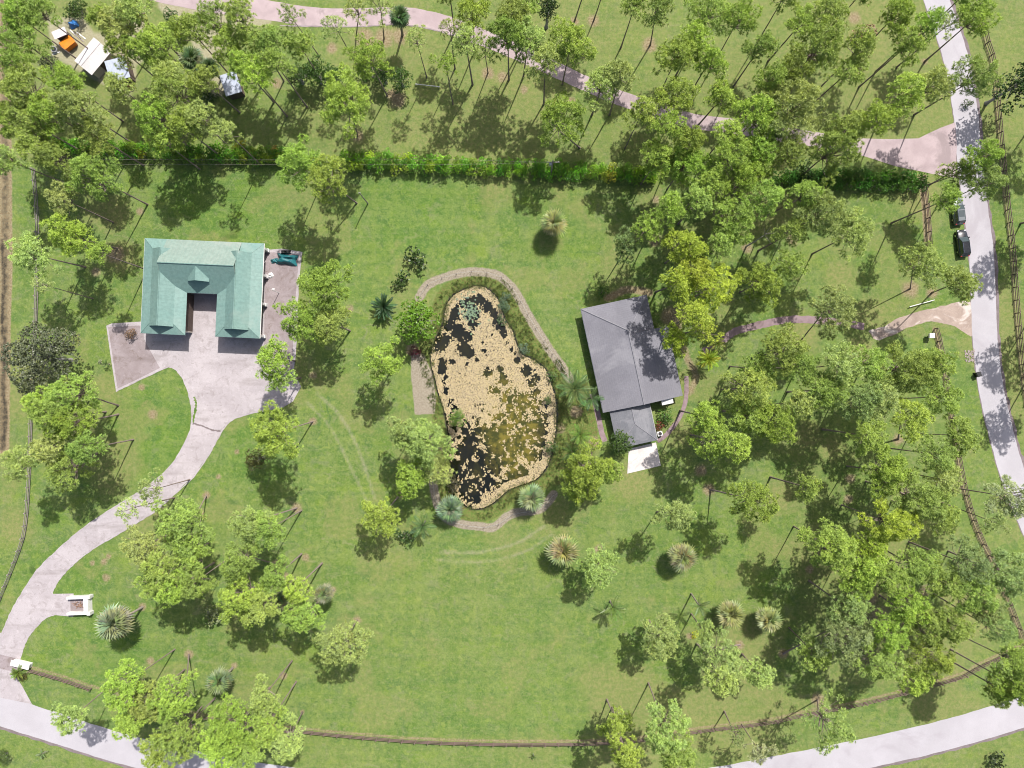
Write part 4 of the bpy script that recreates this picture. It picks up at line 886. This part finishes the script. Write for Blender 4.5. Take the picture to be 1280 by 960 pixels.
def hedge(path, wpx, step, label, tones, hgt):
    q = catmull(w2(path), 12); a = q[0]; root = empty('hedge', (a[0], a[1], 0)); tag(root, label, 'hedge')
    L = np.concatenate([[0], np.cumsum([np.linalg.norm(q[i+1]-q[i]) for i in range(len(q)-1)])]); q = np.array(q); s = 0
    while s < L[-1]:
        x, y = np.interp(s, L, q[:, 0]), np.interp(s, L, q[:, 1])
        for row in (-1.2, 0, 1.2):
            px, py = 640+x/S, 480-y/S
            tn = rt.choice(tones); tn = tuple(c*rt.uniform(.8, 1.2) for c in tn)
            shrub(px+rt.uniform(-2, 2), py+row*wpx*.24+rt.uniform(-1.5, 1.5), rt.uniform(.30, .42)*wpx, tn, None, parent=root, h=hgt*rt.uniform(.8, 1.1))
        s += step
HG = [(.06,.115,.018),(.075,.14,.02),(.05,.10,.016),(.105,.18,.022),(.085,.155,.02)]
hedge([(62,182),(110,186),(165,189),(230,192),(300,194),(380,198)], 19, 1.5, 'clipped dark green hedge left of the two bright pines', HG[:3]+[(.10,.14,.02)], 3.0)
hedge([(432,202),(480,204),(560,208),(640,212),(730,216),(818,221)], 20, 1.5, 'long sunlit hedge with yellow-green leaves crossing the upper middle', HG+[(.10,.17,.022),(.15,.19,.03)], 3.0)
hedge([(965,226),(1010,226),(1060,226),(1100,228),(1150,230)], 22, 1.6, 'dark hedge running to the pink drive mouth', [(.035,.075,.018),(.045,.09,.02),(.03,.062,.015)], 3.0)

# ------------------------------------------------------------------ palms, each frond a part
def fan_frond(seed, L=.62, R=1.08, n=17):
    r = random.Random(seed); V = []; F = []; T = []
    def quad(a, b, c, d, t): k = len(V); V.extend([a, b, c, d]); F.append((k, k+1, k+2, k+3)); T.extend([t]*4)
    quad((0, -.02, 0), (L, -.015, .08), (L, .015, .08), (0, .02, 0), .5)
    for i in range(n):
        q = (i/(n-1)-.5)*4.4; ln = R*(1-.28*abs(q)/2.2)*r.uniform(.85, 1.1); dz = -.22*abs(q)/2.2-.1
        cx, cy = math.cos(q), math.sin(q); wv = .085; t_ = r.uniform(.2, .95)
        m_ = (L+cx*ln*.5, cy*ln*.5, .08+.03*math.cos(q)); e = (L+cx*ln, cy*ln, .08+dz*ln-r.uniform(.05, .25))
        quad((L, 0, .08), (m_[0]-cy*wv, m_[1]+cx*wv, m_[2]+.02), e, (m_[0]+cy*wv, m_[1]-cx*wv, m_[2]-.02), t_)
    return npmesh('frond', np.array(V), np.array(F), M['frond'], {'tint': ('FLOAT', T)})
def feather_frond(seed, L=2.6, n=18, lw=.5, arch=.6, stiff=False):
    r = random.Random(seed); V = []; F = []; T = []
    def quad(a, b, c, d, t): k = len(V); V.extend([a, b, c, d]); F.append((k, k+1, k+2, k+3)); T.extend([t]*4)
    pt = lambda s: Vector((L*s*(1-.15*s), 0, arch*(s-1.25*s*s)*L*.6))
    for i in range(6):
        a, b = pt(i/6), pt((i+1)/6); quad(a+Vector((0, -.03, 0)), b+Vector((0, -.02, 0)), b+Vector((0, .02, 0)), a+Vector((0, .03, 0)), .6)
    for i in range(n):
        s = .12+.88*i/(n-1); p = pt(s); ln = lw*math.sin(math.pi*(.12+.82*s))**.7*r.uniform(.85, 1.1); t_ = r.uniform(.15, .9)
        for sg in (-1, 1):
            dr = Vector((.55, sg*.85, (.25 if stiff else -.25))).normalized(); wv = Vector((.05, 0, 0.012))
            quad(p, p+dr*ln*.5+wv, p+dr*ln, p+dr*ln*.5-wv, t_)
    return npmesh('frond', np.array(V), np.array(F), M['frond'], {'tint': ('FLOAT', T)})
FAN = [fan_frond(k) for k in range(3)]; FEA = [feather_frond(k) for k in range(3)]; CYC = [feather_frond(30+k, 2.1, 26, .26, .5, True) for k in range(2)]
ARE = [feather_frond(60+k, 1.9, 16, .42, .75) for k in range(2)]
def palm(px, py, r, h, label, kind='fan', base=None, tone=(.20,.205,.095), n=None, name=None):
    ms, full, n0 = {'fan': (FAN, 1.8, 30), 'feather': (FEA, 2.3, 16), 'cycad': (CYC, 1.9, 46), 'areca': (ARE, 1.7, 26)}[kind]
    n = n or n0; c = P(px, py, h); b = P(*base) if base else Vector((c.x, c.y, 0)); k = r*S*(1-h/H)/full*(1.22 if kind == 'fan' else 1.0)
    t_ = empty(name or {'fan': 'fan_palm', 'feather': 'feather_palm', 'cycad': 'cycad', 'areca': 'areca_palm'}[kind], (b.x, b.y, 0)); top = c-b
    q = top.to_track_quat('Z', 'Y').to_euler(); rd = {'fan': .2, 'feather': .13, 'cycad': .25, 'areca': .08}[kind]
    inst('trunk', PTRUNK[0], t_, (0, 0, -.05), q, (rd, rd, top.length+.1))
    for i in range(n):
        s = i/(n-1); az = i*2.39996+rt.uniform(-.25, .25)
        el = (math.radians(78)-math.radians(130)*s if kind == 'fan' else math.radians(72)-math.radians(75)*s) if kind != 'cycad' else math.radians(70)-math.radians(66)*s
        dead = kind == 'fan' and s > .96
        tn = (.26,.19,.12) if dead else tuple(x*rt.uniform(1.0, 1.45) for x in tone); kk = k*rt.uniform(.88, 1.1)
        f = inst('frond', ms[rt.randrange(len(ms))], t_, top, (0, 0, 0), (kk, kk, kk), tn)
        f.rotation_euler = (Matrix.Rotation(az, 4, 'Z') @ Matrix.Rotation(-el, 4, 'Y') @ Matrix.Rotation(rt.uniform(-.3, .3), 4, 'X')).to_euler()
    tag(t_, label, 'cycad' if kind == 'cycad' else 'palm'); return t_
palm(692,279,18,4.2,'lone grey-green fan palm on the lawn above the pond')
palm(704,688,21,4.2,'grey-green fan palm beside a pine below the pond')
palm(853,696,18,4.2,'yellowish fan palm touching the pine below the house', tone=(.19,.19,.095))
palm(913,767,18,4.0,'grey-green fan palm, left of the pair on the lower lawn')
palm(961,774,17,4.0,'grey-green fan palm, right of the pair on the lower lawn')
palm(665,622,18,3.2,'fan palm at the pond\'s lower right bank', tone=(.145,.18,.11))
palm(563,636,17,3.0,'fan palm at the pond\'s lower left bank', tone=(.12,.165,.105))
palm(275,851,16,5.5,'fan palm rising among the lower left pines', tone=(.13,.16,.09))
palm(144,778,22,7.5,'tall leaning fan palm right of the white enclosure', base=(178,759), tone=(.17,.18,.125), n=40)
palm(240,74,16,6,'dark fan palm on the sandy yard above the lone shed', tone=(.085,.115,.06)); palm(262,84,12,5,'small dark fan palm beside the larger one above the lone shed', tone=(.05,.085,.035))
palm(500,21,15,8,'dark fan palm overhanging the pink drive', base=(503,44), tone=(.06,.095,.045))
palm(350,750,13,6,'fan palm half hidden among the left pines', tone=(.14,.16,.09)); palm(405,742,13,6,'fan palm beside the pine row left of the lower lawn', tone=(.15,.165,.10), base=(416,738))
palm(718,486,26,4.5,'large feather palm between pond and grey house', 'feather', tone=(.08,.125,.055), n=20); palm(738,498,17,3.5,'feather palm against the grey house\'s left eave', 'feather', tone=(.07,.125,.05))
palm(725,543,16,3.2,'feather palm below the large one beside the pond', 'feather', tone=(.095,.16,.035)); palm(715,565,15,3.0,'dark feather palm by the pond\'s lower right bank', 'feather', tone=(.045,.08,.022))
palm(874,757,15,6,'thin feather palm with a bare pale trunk on the lower lawn', 'feather', base=(864,742), tone=(.085,.13,.05), n=11)
palm(766,759,17,3.5,'feather palm below the pine on the open lawn', 'feather', tone=(.095,.15,.04), n=14); palm(528,657,17,4,'feather palm below the pond beside two dark shrubs', 'feather', tone=(.07,.115,.05))
palm(23,840,10,1.2,'low spiky palm in front of the white gate wall', 'areca', tone=(.12,.17,.04)); palm(885,449,15,3,'yellow-green areca palm at the house\'s right side', 'areca', tone=(.22,.25,.03))
palm(896,430,11,3.4,'smaller areca palm above the yellow-green one', 'areca', tone=(.16,.19,.05))
palm(480,384,17,1.6,'round dark cycad alone on the lawn left of the pond', 'cycad', tone=(.045,.085,.05))
palm(53,942,7,.8,'small spiky plant on the verge below the south road', 'areca', tone=(.14,.18,.11), n=9, name='spiky_plant'); palm(667,945,5,.7,'small spiky plant on the verge below the long fence', 'areca', tone=(.06,.10,.03), n=8, name='spiky_plant')
palm(133,455,6,1.0,'tiny palm on the lawn left of the concrete yard', 'areca', tone=(.05,.10,.03), n=9)

# bare snag
c = P(958,292,9); s = empty('dead_tree', (c.x-.4, c.y-.4, 0)); tag(s, 'bare white dead tree among the pines above the house path', 'dead tree')
MB().tube([(0, 0, -.05), (.2, .1, 4), (.4, .4, 9)], [.16, .12, .06], 6).build('trunk', M['twig'], s)
for k, (dx, dy, dz) in enumerate([(1.3, .6, .4), (-.9, -.7, .2), (1.0, -1.6, -.3), (.5, 1.1, .9), (-.5, .8, .6), (1.6, .1, .2)]):
    MB().tube([(.36, .36, 7.8+.15*k), (.4+dx*.6, .4+dy*.6, 8.2+dz*.5+.15*k), (.4+dx, .4+dy, 8.4+dz+.15*k)], [.05, .035, .012], 5).build('branch', M['twig'], s)
# ------------------------------------------------------------------ fences
POSTM = MB().bbox(-.075, .075, -.075, .075, -.1, 1.35, .015).mesh('post', M['wood_brown']); POSTG = MB().bbox(-.075, .075, -.075, .075, -.1, 1.35, .015).mesh('post', M['wood_grey'])
RAILM = MB().bbox(0, 1, -.03, .03, -.07, .07, .01).mesh('rail', M['wood_brown']); RAILG = MB().bbox(0, 1, -.03, .03, -.07, .07, .01).mesh('rail', M['wood_grey'])
def fence(path, label, pm, rm, bay=2.25, rails=(.35, .75, 1.15), skip=None, h=1.0):
    q = np.array(catmull(w2(path), 10)); L = np.concatenate([[0], np.cumsum(np.linalg.norm(q[1:]-q[:-1], axis=1))]); n = max(2, int(round(L[-1]/bay))+1)
    pts = [(np.interp(s, L, q[:, 0]), np.interp(s, L, q[:, 1])) for s in np.linspace(0, L[-1], n)]
    root = empty('rail_fence', (pts[0][0], pts[0][1], 0)); tag(root, label, 'fence', 'timber rail fences')
    for i, p in enumerate(pts):
        ang = math.atan2(pts[min(i+1, n-1)][1]-pts[max(i-1, 0)][1], pts[min(i+1, n-1)][0]-pts[max(i-1, 0)][0])
        lx, ly = p[0]-pts[0][0], p[1]-pts[0][1]
        inst('post', pm, root, (lx, ly, 0), (rt.uniform(-.03, .03), rt.uniform(-.03, .03), ang), (1, 1, h))
        if i < n-1:
            d = Vector((pts[i+1][0]-p[0], pts[i+1][1]-p[1])); a = math.atan2(d.y, d.x)
            for z in rails: inst('rail', rm, root, (lx-math.sin(a)*.105, ly+math.cos(a)*.105, z*h+rt.uniform(-.02, .02)), (0, rt.uniform(-.012, .012), a), (d.length*.995, 1, 1))
fence(FENCE_S[:3], 'short brown rail fence running from the white gate wall', POSTM, RAILM)
fence(FENCE_S[3:], 'long brown rail fence along the south road', POSTM, RAILM)
fence(FENCE_E, 'brown rail fence curving along the east road lawn', POSTM, RAILM)
fence(FENCE_R, 'brown rail fence beyond the east road at the right edge', POSTM, RAILM)
fence(FENCE_G, 'short brown rail fence left of the two parked cars', POSTM, RAILM)
fence(FENCE_W, 'weathered grey rail fence along the west ditch', POSTG, RAILG)
# low post-and-wire fence on the pond ring
PP = MB().tube([(0, 0, -.1), (0, 0, .9)], .05, 6).mesh('post', M['wood_brown'])
for path, lb in ((RING, 'low post-and-wire fence around the upper pond bank'), (LOWP, 'low post-and-wire fence around the lower pond bank')):
    q = np.array(catmull(w2(path), 10)); L = np.concatenate([[0], np.cumsum(np.linalg.norm(q[1:]-q[:-1], axis=1))]); n = int(L[-1]/2.6)+1
    pts = [(np.interp(s, L, q[:, 0]), np.interp(s, L, q[:, 1])) for s in np.linspace(0, L[-1], n)]
    root = empty('wire_fence', (pts[0][0], pts[0][1], 0)); tag(root, lb, 'fence', 'pond fences')
    for i, p in enumerate(pts): inst('post', PP, root, (p[0]-pts[0][0], p[1]-pts[0][1], 0), (rt.uniform(-.12, .12), rt.uniform(-.12, .12), 0))
    for z in (.4, .8): MB().tube([(p[0]-pts[0][0], p[1]-pts[0][1], z) for p in pts], .008, 4).build('wire', M['galv'], root)

# ------------------------------------------------------------------ vehicles
def car(px, py, ang, paint, label, dark_roof=False):
    c = P(px, py, .7); root = empty('parked_car', (c.x, c.y, .0), ang); tag(root, label, 'car', 'cars parked by the east road')
    # x forward, length 4.7, width 1.86; lower body lofted from stations
    st = [(-2.33, .62, .86, .42), (-2.25, .80, .98, .30), (-1.7, .91, 1.02, .26), (-.6, .93, 1.02, .25), (.7, .93, 1.0, .25), (1.5, .91, .96, .26), (2.05, .84, .86, .28), (2.3, .62, .70, .40)]
    V = []; F = []
    prof = lambda w, zt, zb: [(-w*.92, zb), (-w, zb+.18), (-w, zt-.22), (-w*.93, zt-.05), (-w*.8, zt), (0, zt+.02), (w*.8, zt), (w*.93, zt-.05), (w, zt-.22), (w, zb+.18), (w*.92, zb)]
    for (x, w, zt, zb) in st: V += [(x, y, z) for y, z in prof(w, zt, zb)]
    m_ = 11
    for i in range(len(st)-1):
        for k in range(m_): F.append((i*m_+k, (i+1)*m_+k, (i+1)*m_+(k+1) % m_, i*m_+(k+1) % m_))
    F.append(tuple(range(m_))); F.append(tuple((len(st)-1)*m_+k for k in range(m_-1, -1, -1)))
    MB().add(V, F).build('body', M[paint], root, smooth=True)
    # greenhouse glass
    g = [(-2.18, .72, 1.0), (1.02, .76, .98)]; tp = [(-1.75, .60, 1.60), (.22, .61, 1.63)]
    V = [(-2.2, -.80, .97), (1.05, -.80, .96), (1.05, .80, .96), (-2.2, .80, .97), (-1.78, -.63, 1.60), (.15, -.63, 1.62), (.15, .63, 1.62), (-1.78, .63, 1.60)]
    MB().add(V, [(0,1,5,4),(1,2,6,5),(2,3,7,6),(3,0,4,7),(4,5,6,7),(3,2,1,0)]).build('windows', M['car_glass'], root)
    ro = MB().bbox(-1.86, .12, -.66, .66, 1.585, 1.66, .04).build('roof', M[paint], root)
    if dark_roof: MB().bbox(-1.2, -.05, -.48, .48, 1.655, 1.675, .01).build('sunroof', M['car_glass'], ro)
    for s in (-1, 1):
        MB().tube([(-1.7, s*.58, 1.70), (-.05, s*.58, 1.71)], .025, 5).build('roof_rail', M['chrome'], ro)
        for x0, x1 in ((1.06, .16), (-.45, -.42), (-1.35, -1.25), (-2.2, -1.8)): MB().tube([(x0, s*.81, .97), (x1, s*.64, 1.61)], .045, 5).build('pillar', M[paint], root)
        MB().bbox(.75, .95, s*1.0-.10, s*1.0+.10, .98, 1.12, .03).build('mirror', M[paint], root)
        MB().bbox(2.1, 2.27, s*.58-.16, s*.58+.16, .62, .80, .03).build('headlight', M['lamp_white'], root)
        MB().bbox(-2.34, -2.2, s*.66-.12, s*.66+.12, .75, 1.0, .03).build('tail_light', M['lamp_red'], root)
        for x in (-1.42, 1.42):
            wh = empty('wheel', (x, s*.84, .34)); wh.parent = root
            MB().tube([(0, -.12, 0), (0, -.10, 0), (0, .10, 0), (0, .12, 0)], [.29, .34, .34, .29], 16).build('tyre', M['tyre'], wh)
            MB().tube([(0, -.125, 0), (0, .125, 0)], .2, 10).build('rim', M['chrome'], wh)
    MB().bbox(-2.40, -2.28, -.75, .75, .42, .62, .03).build('rear_bumper', M[paint], root); MB().bbox(2.24, 2.38, -.72, .72, .38, .58, .03).build('front_bumper', M[paint], root)
    return root
car(1197.5,264,math.radians(90+6),'car_silver','dark grey car with a glass roof panel, parked higher up the road',True)
car(1203.5,304,math.radians(90+7),'car_black','black car parked below the dark grey one')

# ------------------------------------------------------------------ small things
c = P(98,757,.9); r_ = empty('white_enclosure', (c.x, c.y, 0), math.radians(2)); tag(r_, 'white three-sided masonry enclosure at the end of the drive spur', 'enclosure')
MB().bbox(-2.0, 1.55, 1.15, 1.6, 0, 1.1, .04).build('wall', M['white_paint'], r_); MB().bbox(-2.0, 1.55, -1.6, -1.15, 0, 1.1, .04).build('wall', M['white_paint'], r_)
MB().add([(1.0, -1.15, 0), (1.9, -1.15, 0), (1.9, 1.15, 0), (1.0, 1.15, 0), (1.0, -1.15, 1.1), (1.75, -1.15, 1.1), (1.75, 1.15, 1.1), (1.0, 1.15, 1.1)], [(0,1,5,4),(1,2,6,5),(2,3,7,6),(3,0,4,7),(4,5,6,7),(3,2,1,0)]).build('back_wall', M['white_paint'], r_)
for s in (-1, 1): MB().bbox(1.55, 2.15, s*1.42-.3, s*1.42+.3, 0, 1.25, .05).build('corner_pier', M['white_paint'], r_)
MB().slab([(-1.9, -1.15), (1.0, -1.15), (1.0, 1.15), (-1.9, 1.15)], -.02, .07).build('floor_slab', M['old_concrete'], r_)
br_ = MB()
for k in range(26):
    x, y = U(-1.2, .3), U(-.5, .5); a = U(0, 3.1); ln = U(.4, 1.0); dx, dy = math.cos(a)*ln/2, math.sin(a)*ln/2; zz_ = .13+.03*(k % 6)
    br_.tube([(x-dx, y-dy*.8, zz_), (x+dx, y+dy*.8, zz_+.08)], [.05, .02], 5)
tag(br_.build('brush_pile', M['dry_brown'], None, loc=(c.x, c.y, 0)), 'heap of dead brush inside the white enclosure', 'brush', kind='stuff')
c = P(27,830,.6); g = empty('gate_wall', (c.x, c.y, 0), math.radians(-14)); tag(g, 'white low masonry gate wall at the drive entrance', 'wall')
MB().bbox(-1.55, 1.55, -.4, .4, 0, 1.0, .04).build('wall', M['white_paint'], g); MB().bbox(-1.65, 1.65, -.5, .5, 1.0, 1.12, .03).build('coping', M['white_paint'], g)

# utility pole with transformer and two cables
b = P(688.5,218); pole = empty('utility_pole', (b.x, b.y, 0)); tag(pole, 'weathered utility pole with grey transformer rising from the hedge', 'utility pole')
MB().tube([(0, 0, -.1), (-.03, .02, 4), (-.05, .05, 7.6)], [.16, .14, .11], 10).build('shaft', M['wood_grey'], pole)
MB().box(-1.1, 1.1, -.06, .06, 7.0, 7.14).build('crossarm', M['wood_grey'], pole)
MB().tube([(-.38, -.1, 5.9), (-.38, -.1, 5.95), (-.38, -.1, 6.75), (-.38, -.1, 6.82)], [.2, .26, .26, .18], 12).build('transformer', M['galv'], pole)
for x in (-.9, .9): MB().tube([(x, 0, 7.14), (x, 0, 7.2), (x, 0, 7.32)], [.06, .09, .04], 8).build('insulator', M['white_paint'], pole)
for k, (ya, lb) in enumerate(((.45, 'upper thin power cable running left above the hedge'), (-.35, 'lower thin power cable running left above the hedge'))):
    x1 = -115.0; pts = []
    for i in range(25):
        s = i/24; pts.append((b.x-.3+(x1-b.x)*s, b.y+ya*min(1, s*8)+.35*s, 7.05-2.0*4*s*(1-s)*.35))
    tag(MB().tube(pts, .011, 5).build('power_cable', M['wood_grey']), lb, 'cable', 'power cables')
b = P(460,254.5); po = empty('bare_post', (b.x, b.y, 0)); tag(po, 'lone slim bare post casting a thin shadow on the upper lawn', 'post')
MB().tube([(0, 0, -.1), (-.05, .05, 4), (0, 0, 7.3)], [.11, .09, .07], 8).build('shaft', M['wood_grey'], po); MB().tube([(-.25, 0, 7.1), (.25, 0, 7.2)], .04, 6).build('bracket', M['galv'], po)
def pipe(a, b_, label, h=.45, name='pipe_rail'):
    A_, B_ = P(*a, h), P(*b_, h); r = empty(name, (A_.x, A_.y, 0)); d = B_-A_; d.z = 0; tag(r, label, 'rail')
    MB().tube([(0, 0, h), (d.x, d.y, h)], .075, 8).build('bar', M['white_paint'], r)
    for s in (.06, .94): MB().tube([(d.x*s, d.y*s, -.05), (d.x*s, d.y*s, h-.03)], .06, 8).build('post', M['white_paint'], r)
pipe((519,105), (550,108.5), 'white pipe rail on the lawn above the hedge'); pipe((1137,383.5), (1168,375), 'white pipe rail above the gravel drive')
# black bin by the road
c = P(1221.5,468,.5); r_ = empty('wheeled_bin', (c.x, c.y, 0), math.radians(20)); tag(r_, 'black wheeled bin on the verge of the east road', 'bin')
MB().add([(-.27,-.3,.1),(.27,-.3,.1),(.27,.3,.1),(-.27,.3,.1),(-.34,-.38,1.0),(.34,-.38,1.0),(.34,.38,1.0),(-.34,.38,1.0)], [(0,1,5,4),(1,2,6,5),(2,3,7,6),(3,0,4,7),(4,5,6,7),(3,2,1,0)]).build('body', M['black'], r_)
MB().bbox(-.37, .40, -.42, .42, 1.0, 1.08, .03).build('lid', M['black'], r_)
for s in (-1, 1): MB().tube([(-.25, s*.33, .12), (-.25, s*.42, .12)], .12, 10).build('wheel', M['tyre'], r_)
MB().tube([(-.42, -.3, 1.0), (-.42, .3, 1.0)], .025, 6).build('handle', M['black'], r_)
c = P(1164.5,419.5,1.1); r_ = empty('meter_box', (c.x, c.y, 0)); tag(r_, 'white box on a post beside the east fence end', 'box')
MB().bbox(-.07, .07, -.07, .07, -.05, .8, .01).build('post', M['wood_brown'], r_); MB().bbox(-.4, .4, -.36, .36, .8, 1.3, .04).build('box', M['white_paint'], r_)
MB().sheet([(-.45, -.42, 1.32), (.45, -.42, 1.32), (.45, .42, 1.36), (-.45, .42, 1.36)], .04).build('lid', M['white_paint'], r_)
# rubble patch by the road
V_ = MB()
for k in range(70):
    c = P(1212+U(-6, 6), 445+U(-8, 8)); a = U(.06, .17); mz = Matrix.Translation((c.x, c.y, 0)) @ Matrix.Rotation(U(0, 3), 4, 'Z') @ Matrix.Rotation(U(-.3, .3), 4, 'X')
    V_.bbox(-a, a, -a*.7, a*.7, -.02, a*.5, a*.12, mz)
tag(V_.build('rubble', M['rubble']), 'patch of broken stones on the verge beside the east road', 'rubble', kind='stuff')
# junk yard at the top left
c = P(84,53,1.3); r_ = empty('metal_box', (c.x, c.y, 0), math.radians(38)); tag(r_, 'orange metal skip box between the two white-roofed sheds', 'box')
MB().add([(-1.0,-.65,.2),(1.0,-.65,.2),(1.0,.65,.2),(-1.0,.65,.2),(-1.15,-.75,1.35),(1.15,-.75,1.35),(1.15,.75,1.35),(-1.15,.75,1.35)], [(0,1,5,4),(1,2,6,5),(2,3,7,6),(3,0,4,7),(3,2,1,0),(4,5,6,7)]).build('body', M['orange'], r_)
for x in (-.8, -.25, .3, .8): MB().box(x-.05, x+.05, -.80, -.70, .25, 1.3).build('rib', M['orange'], r_)
MB().sheet([(-1.18, 0, 1.52), (1.18, 0, 1.52), (1.18, .8, 1.38), (-1.18, .8, 1.38)], .04).build('lid', M['orange'], r_); MB().sheet([(-1.18, -.8, 1.38), (1.18, -.8, 1.38), (1.18, 0, 1.52), (-1.18, 0, 1.52)], .04).build('lid', M['orange'], r_)
for x in (-.85, .85): MB().box(x-.1, x+.1, -.6, .6, 0, .2).build('skid', M['wood_brown'], r_)
def tarp(px, py, L, W, Hh, mat, label, ang, seed, name='tarpaulin'):
    c = P(px, py, Hh*.5); n = 22; r = np.random.default_rng(seed); V = []; F = []
    for j in range(n+1):
        for i in range(n+1):
            u_, v_ = i/n*2-1, j/n*2-1; q = max(abs(u_), abs(v_)); k = 1-q**3
            z = Hh*k*(.6+.7*vnoise(np.array([u_*2.3+seed]), np.array([v_*2.3+3]), seed)[0])+.10*k*math.sin(5*u_+3*v_+seed)+.015
            s = 1+.10*math.sin(4*math.atan2(v_, u_)+seed); V.append((u_*L/2*s, v_*W/2*s, max(.012, z)))
    for j in range(n):
        for i in range(n): a = j*(n+1)+i; F.append((a, a+1, a+n+2, a+n+1))
    me = npmesh(name, V, F, M[mat], smooth=False); o = inst(name, me, None, (c.x, c.y, .04), (0, 0, ang)); tag(o, label, 'tarp'); return o
tarp(91,30,1.5,1.15,.8,'blue_tarp','bright blue tarp over a heap behind the orange box',math.radians(20),3)
tarp(358,324,3.4,1.8,1.1,'teal_tarp','crumpled teal tarp on the yard slab beside the barn',math.radians(-6),5)
tarp(343,326,1.3,.8,.35,'teal_tarp','small teal tarp scrap left of the larger one',math.radians(10),9)
tarp(357,315,1.7,.7,.6,'black','dark folded sheet above the teal tarp',math.radians(4),12)
tarp(338,344,.9,.9,.4,'white_paint','white sheet heap against the barn\'s east columns',math.radians(30),14)
for k, (x, y, a, ln) in enumerate([(94,43,-40,2.6),(98,46,-42,2.4),(101,44,-38,2.0),(90,60,35,2.2),(70,66,20,1.4)]):
    c = P(x, y, .15); o = MB().bbox(-ln/2, ln/2, -.09, .09, 0, .06, .01).build('loose_board', M['wood_grey'] if k % 2 else M['white_paint'], None, loc=(c.x, c.y, .03), rot=(0, 0, math.radians(a)))
    tag(o, ['white board lying nearest the blue tarp','grey board between the orange box and white gabled shed','white board along the white gabled shed\'s upper wall','grey board below the orange box','white board by the round tub'][k], 'board', 'loose boards in the yard')
c = P(68,62,.4); r_ = empty('round_tub', (c.x, c.y, 0)); tag(r_, 'grey round tub on bare soil below the long low shed', 'tub')
MB().tube([(0, 0, 0), (0, 0, .5), (0, 0, .56)], [.42, .48, .5], 14).build('tub_body', M['galv'], r_); MB().tube([(0, 0, .555), (0, 0, .58)], .42, 14).build('tub_water', M['black'], r_)
c = P(161,108,.3); tag(MB().bbox(-.7, .7, -.3, .3, 0, .55, .05).build('clay_trough', M['red_clay'], None, loc=(c.x, c.y, 0), rot=(0, 0, .2)), 'red trough in the shade of the pale blue shed', 'trough')
# light post in the barn yard and condenser by the annex
b = P(349,366); r_ = empty('yard_lamp', (b.x, b.y, .03)); tag(r_, 'white lamp post on the stained slab right of the barn', 'lamp post')
MB().tube([(0, 0, 0), (0, 0, 4.0)], [.06, .045], 8).build('shaft', M['white_paint'], r_); MB().tube([(0, 0, 3.95), (.25, .1, 4.1)], .03, 6).build('arm', M['white_paint'], r_); MB().bbox(.15, .55, 0, .22, 4.05, 4.18, .03).build('lamp_head', M['white_paint'], r_)
c = P(824.5,542,.5); r_ = empty('air_conditioner', (c.x, c.y, 0), math.radians(14)); tag(r_, 'white air conditioner beside the annex corner', 'air conditioner')
MB().bbox(-.45, .45, -.4, .4, 0, .95, .05).build('casing', M['white_paint'], r_); MB().tube([(0, 0, .95), (0, 0, .97)], .32, 14).build('fan_grille', M['black'], r_)
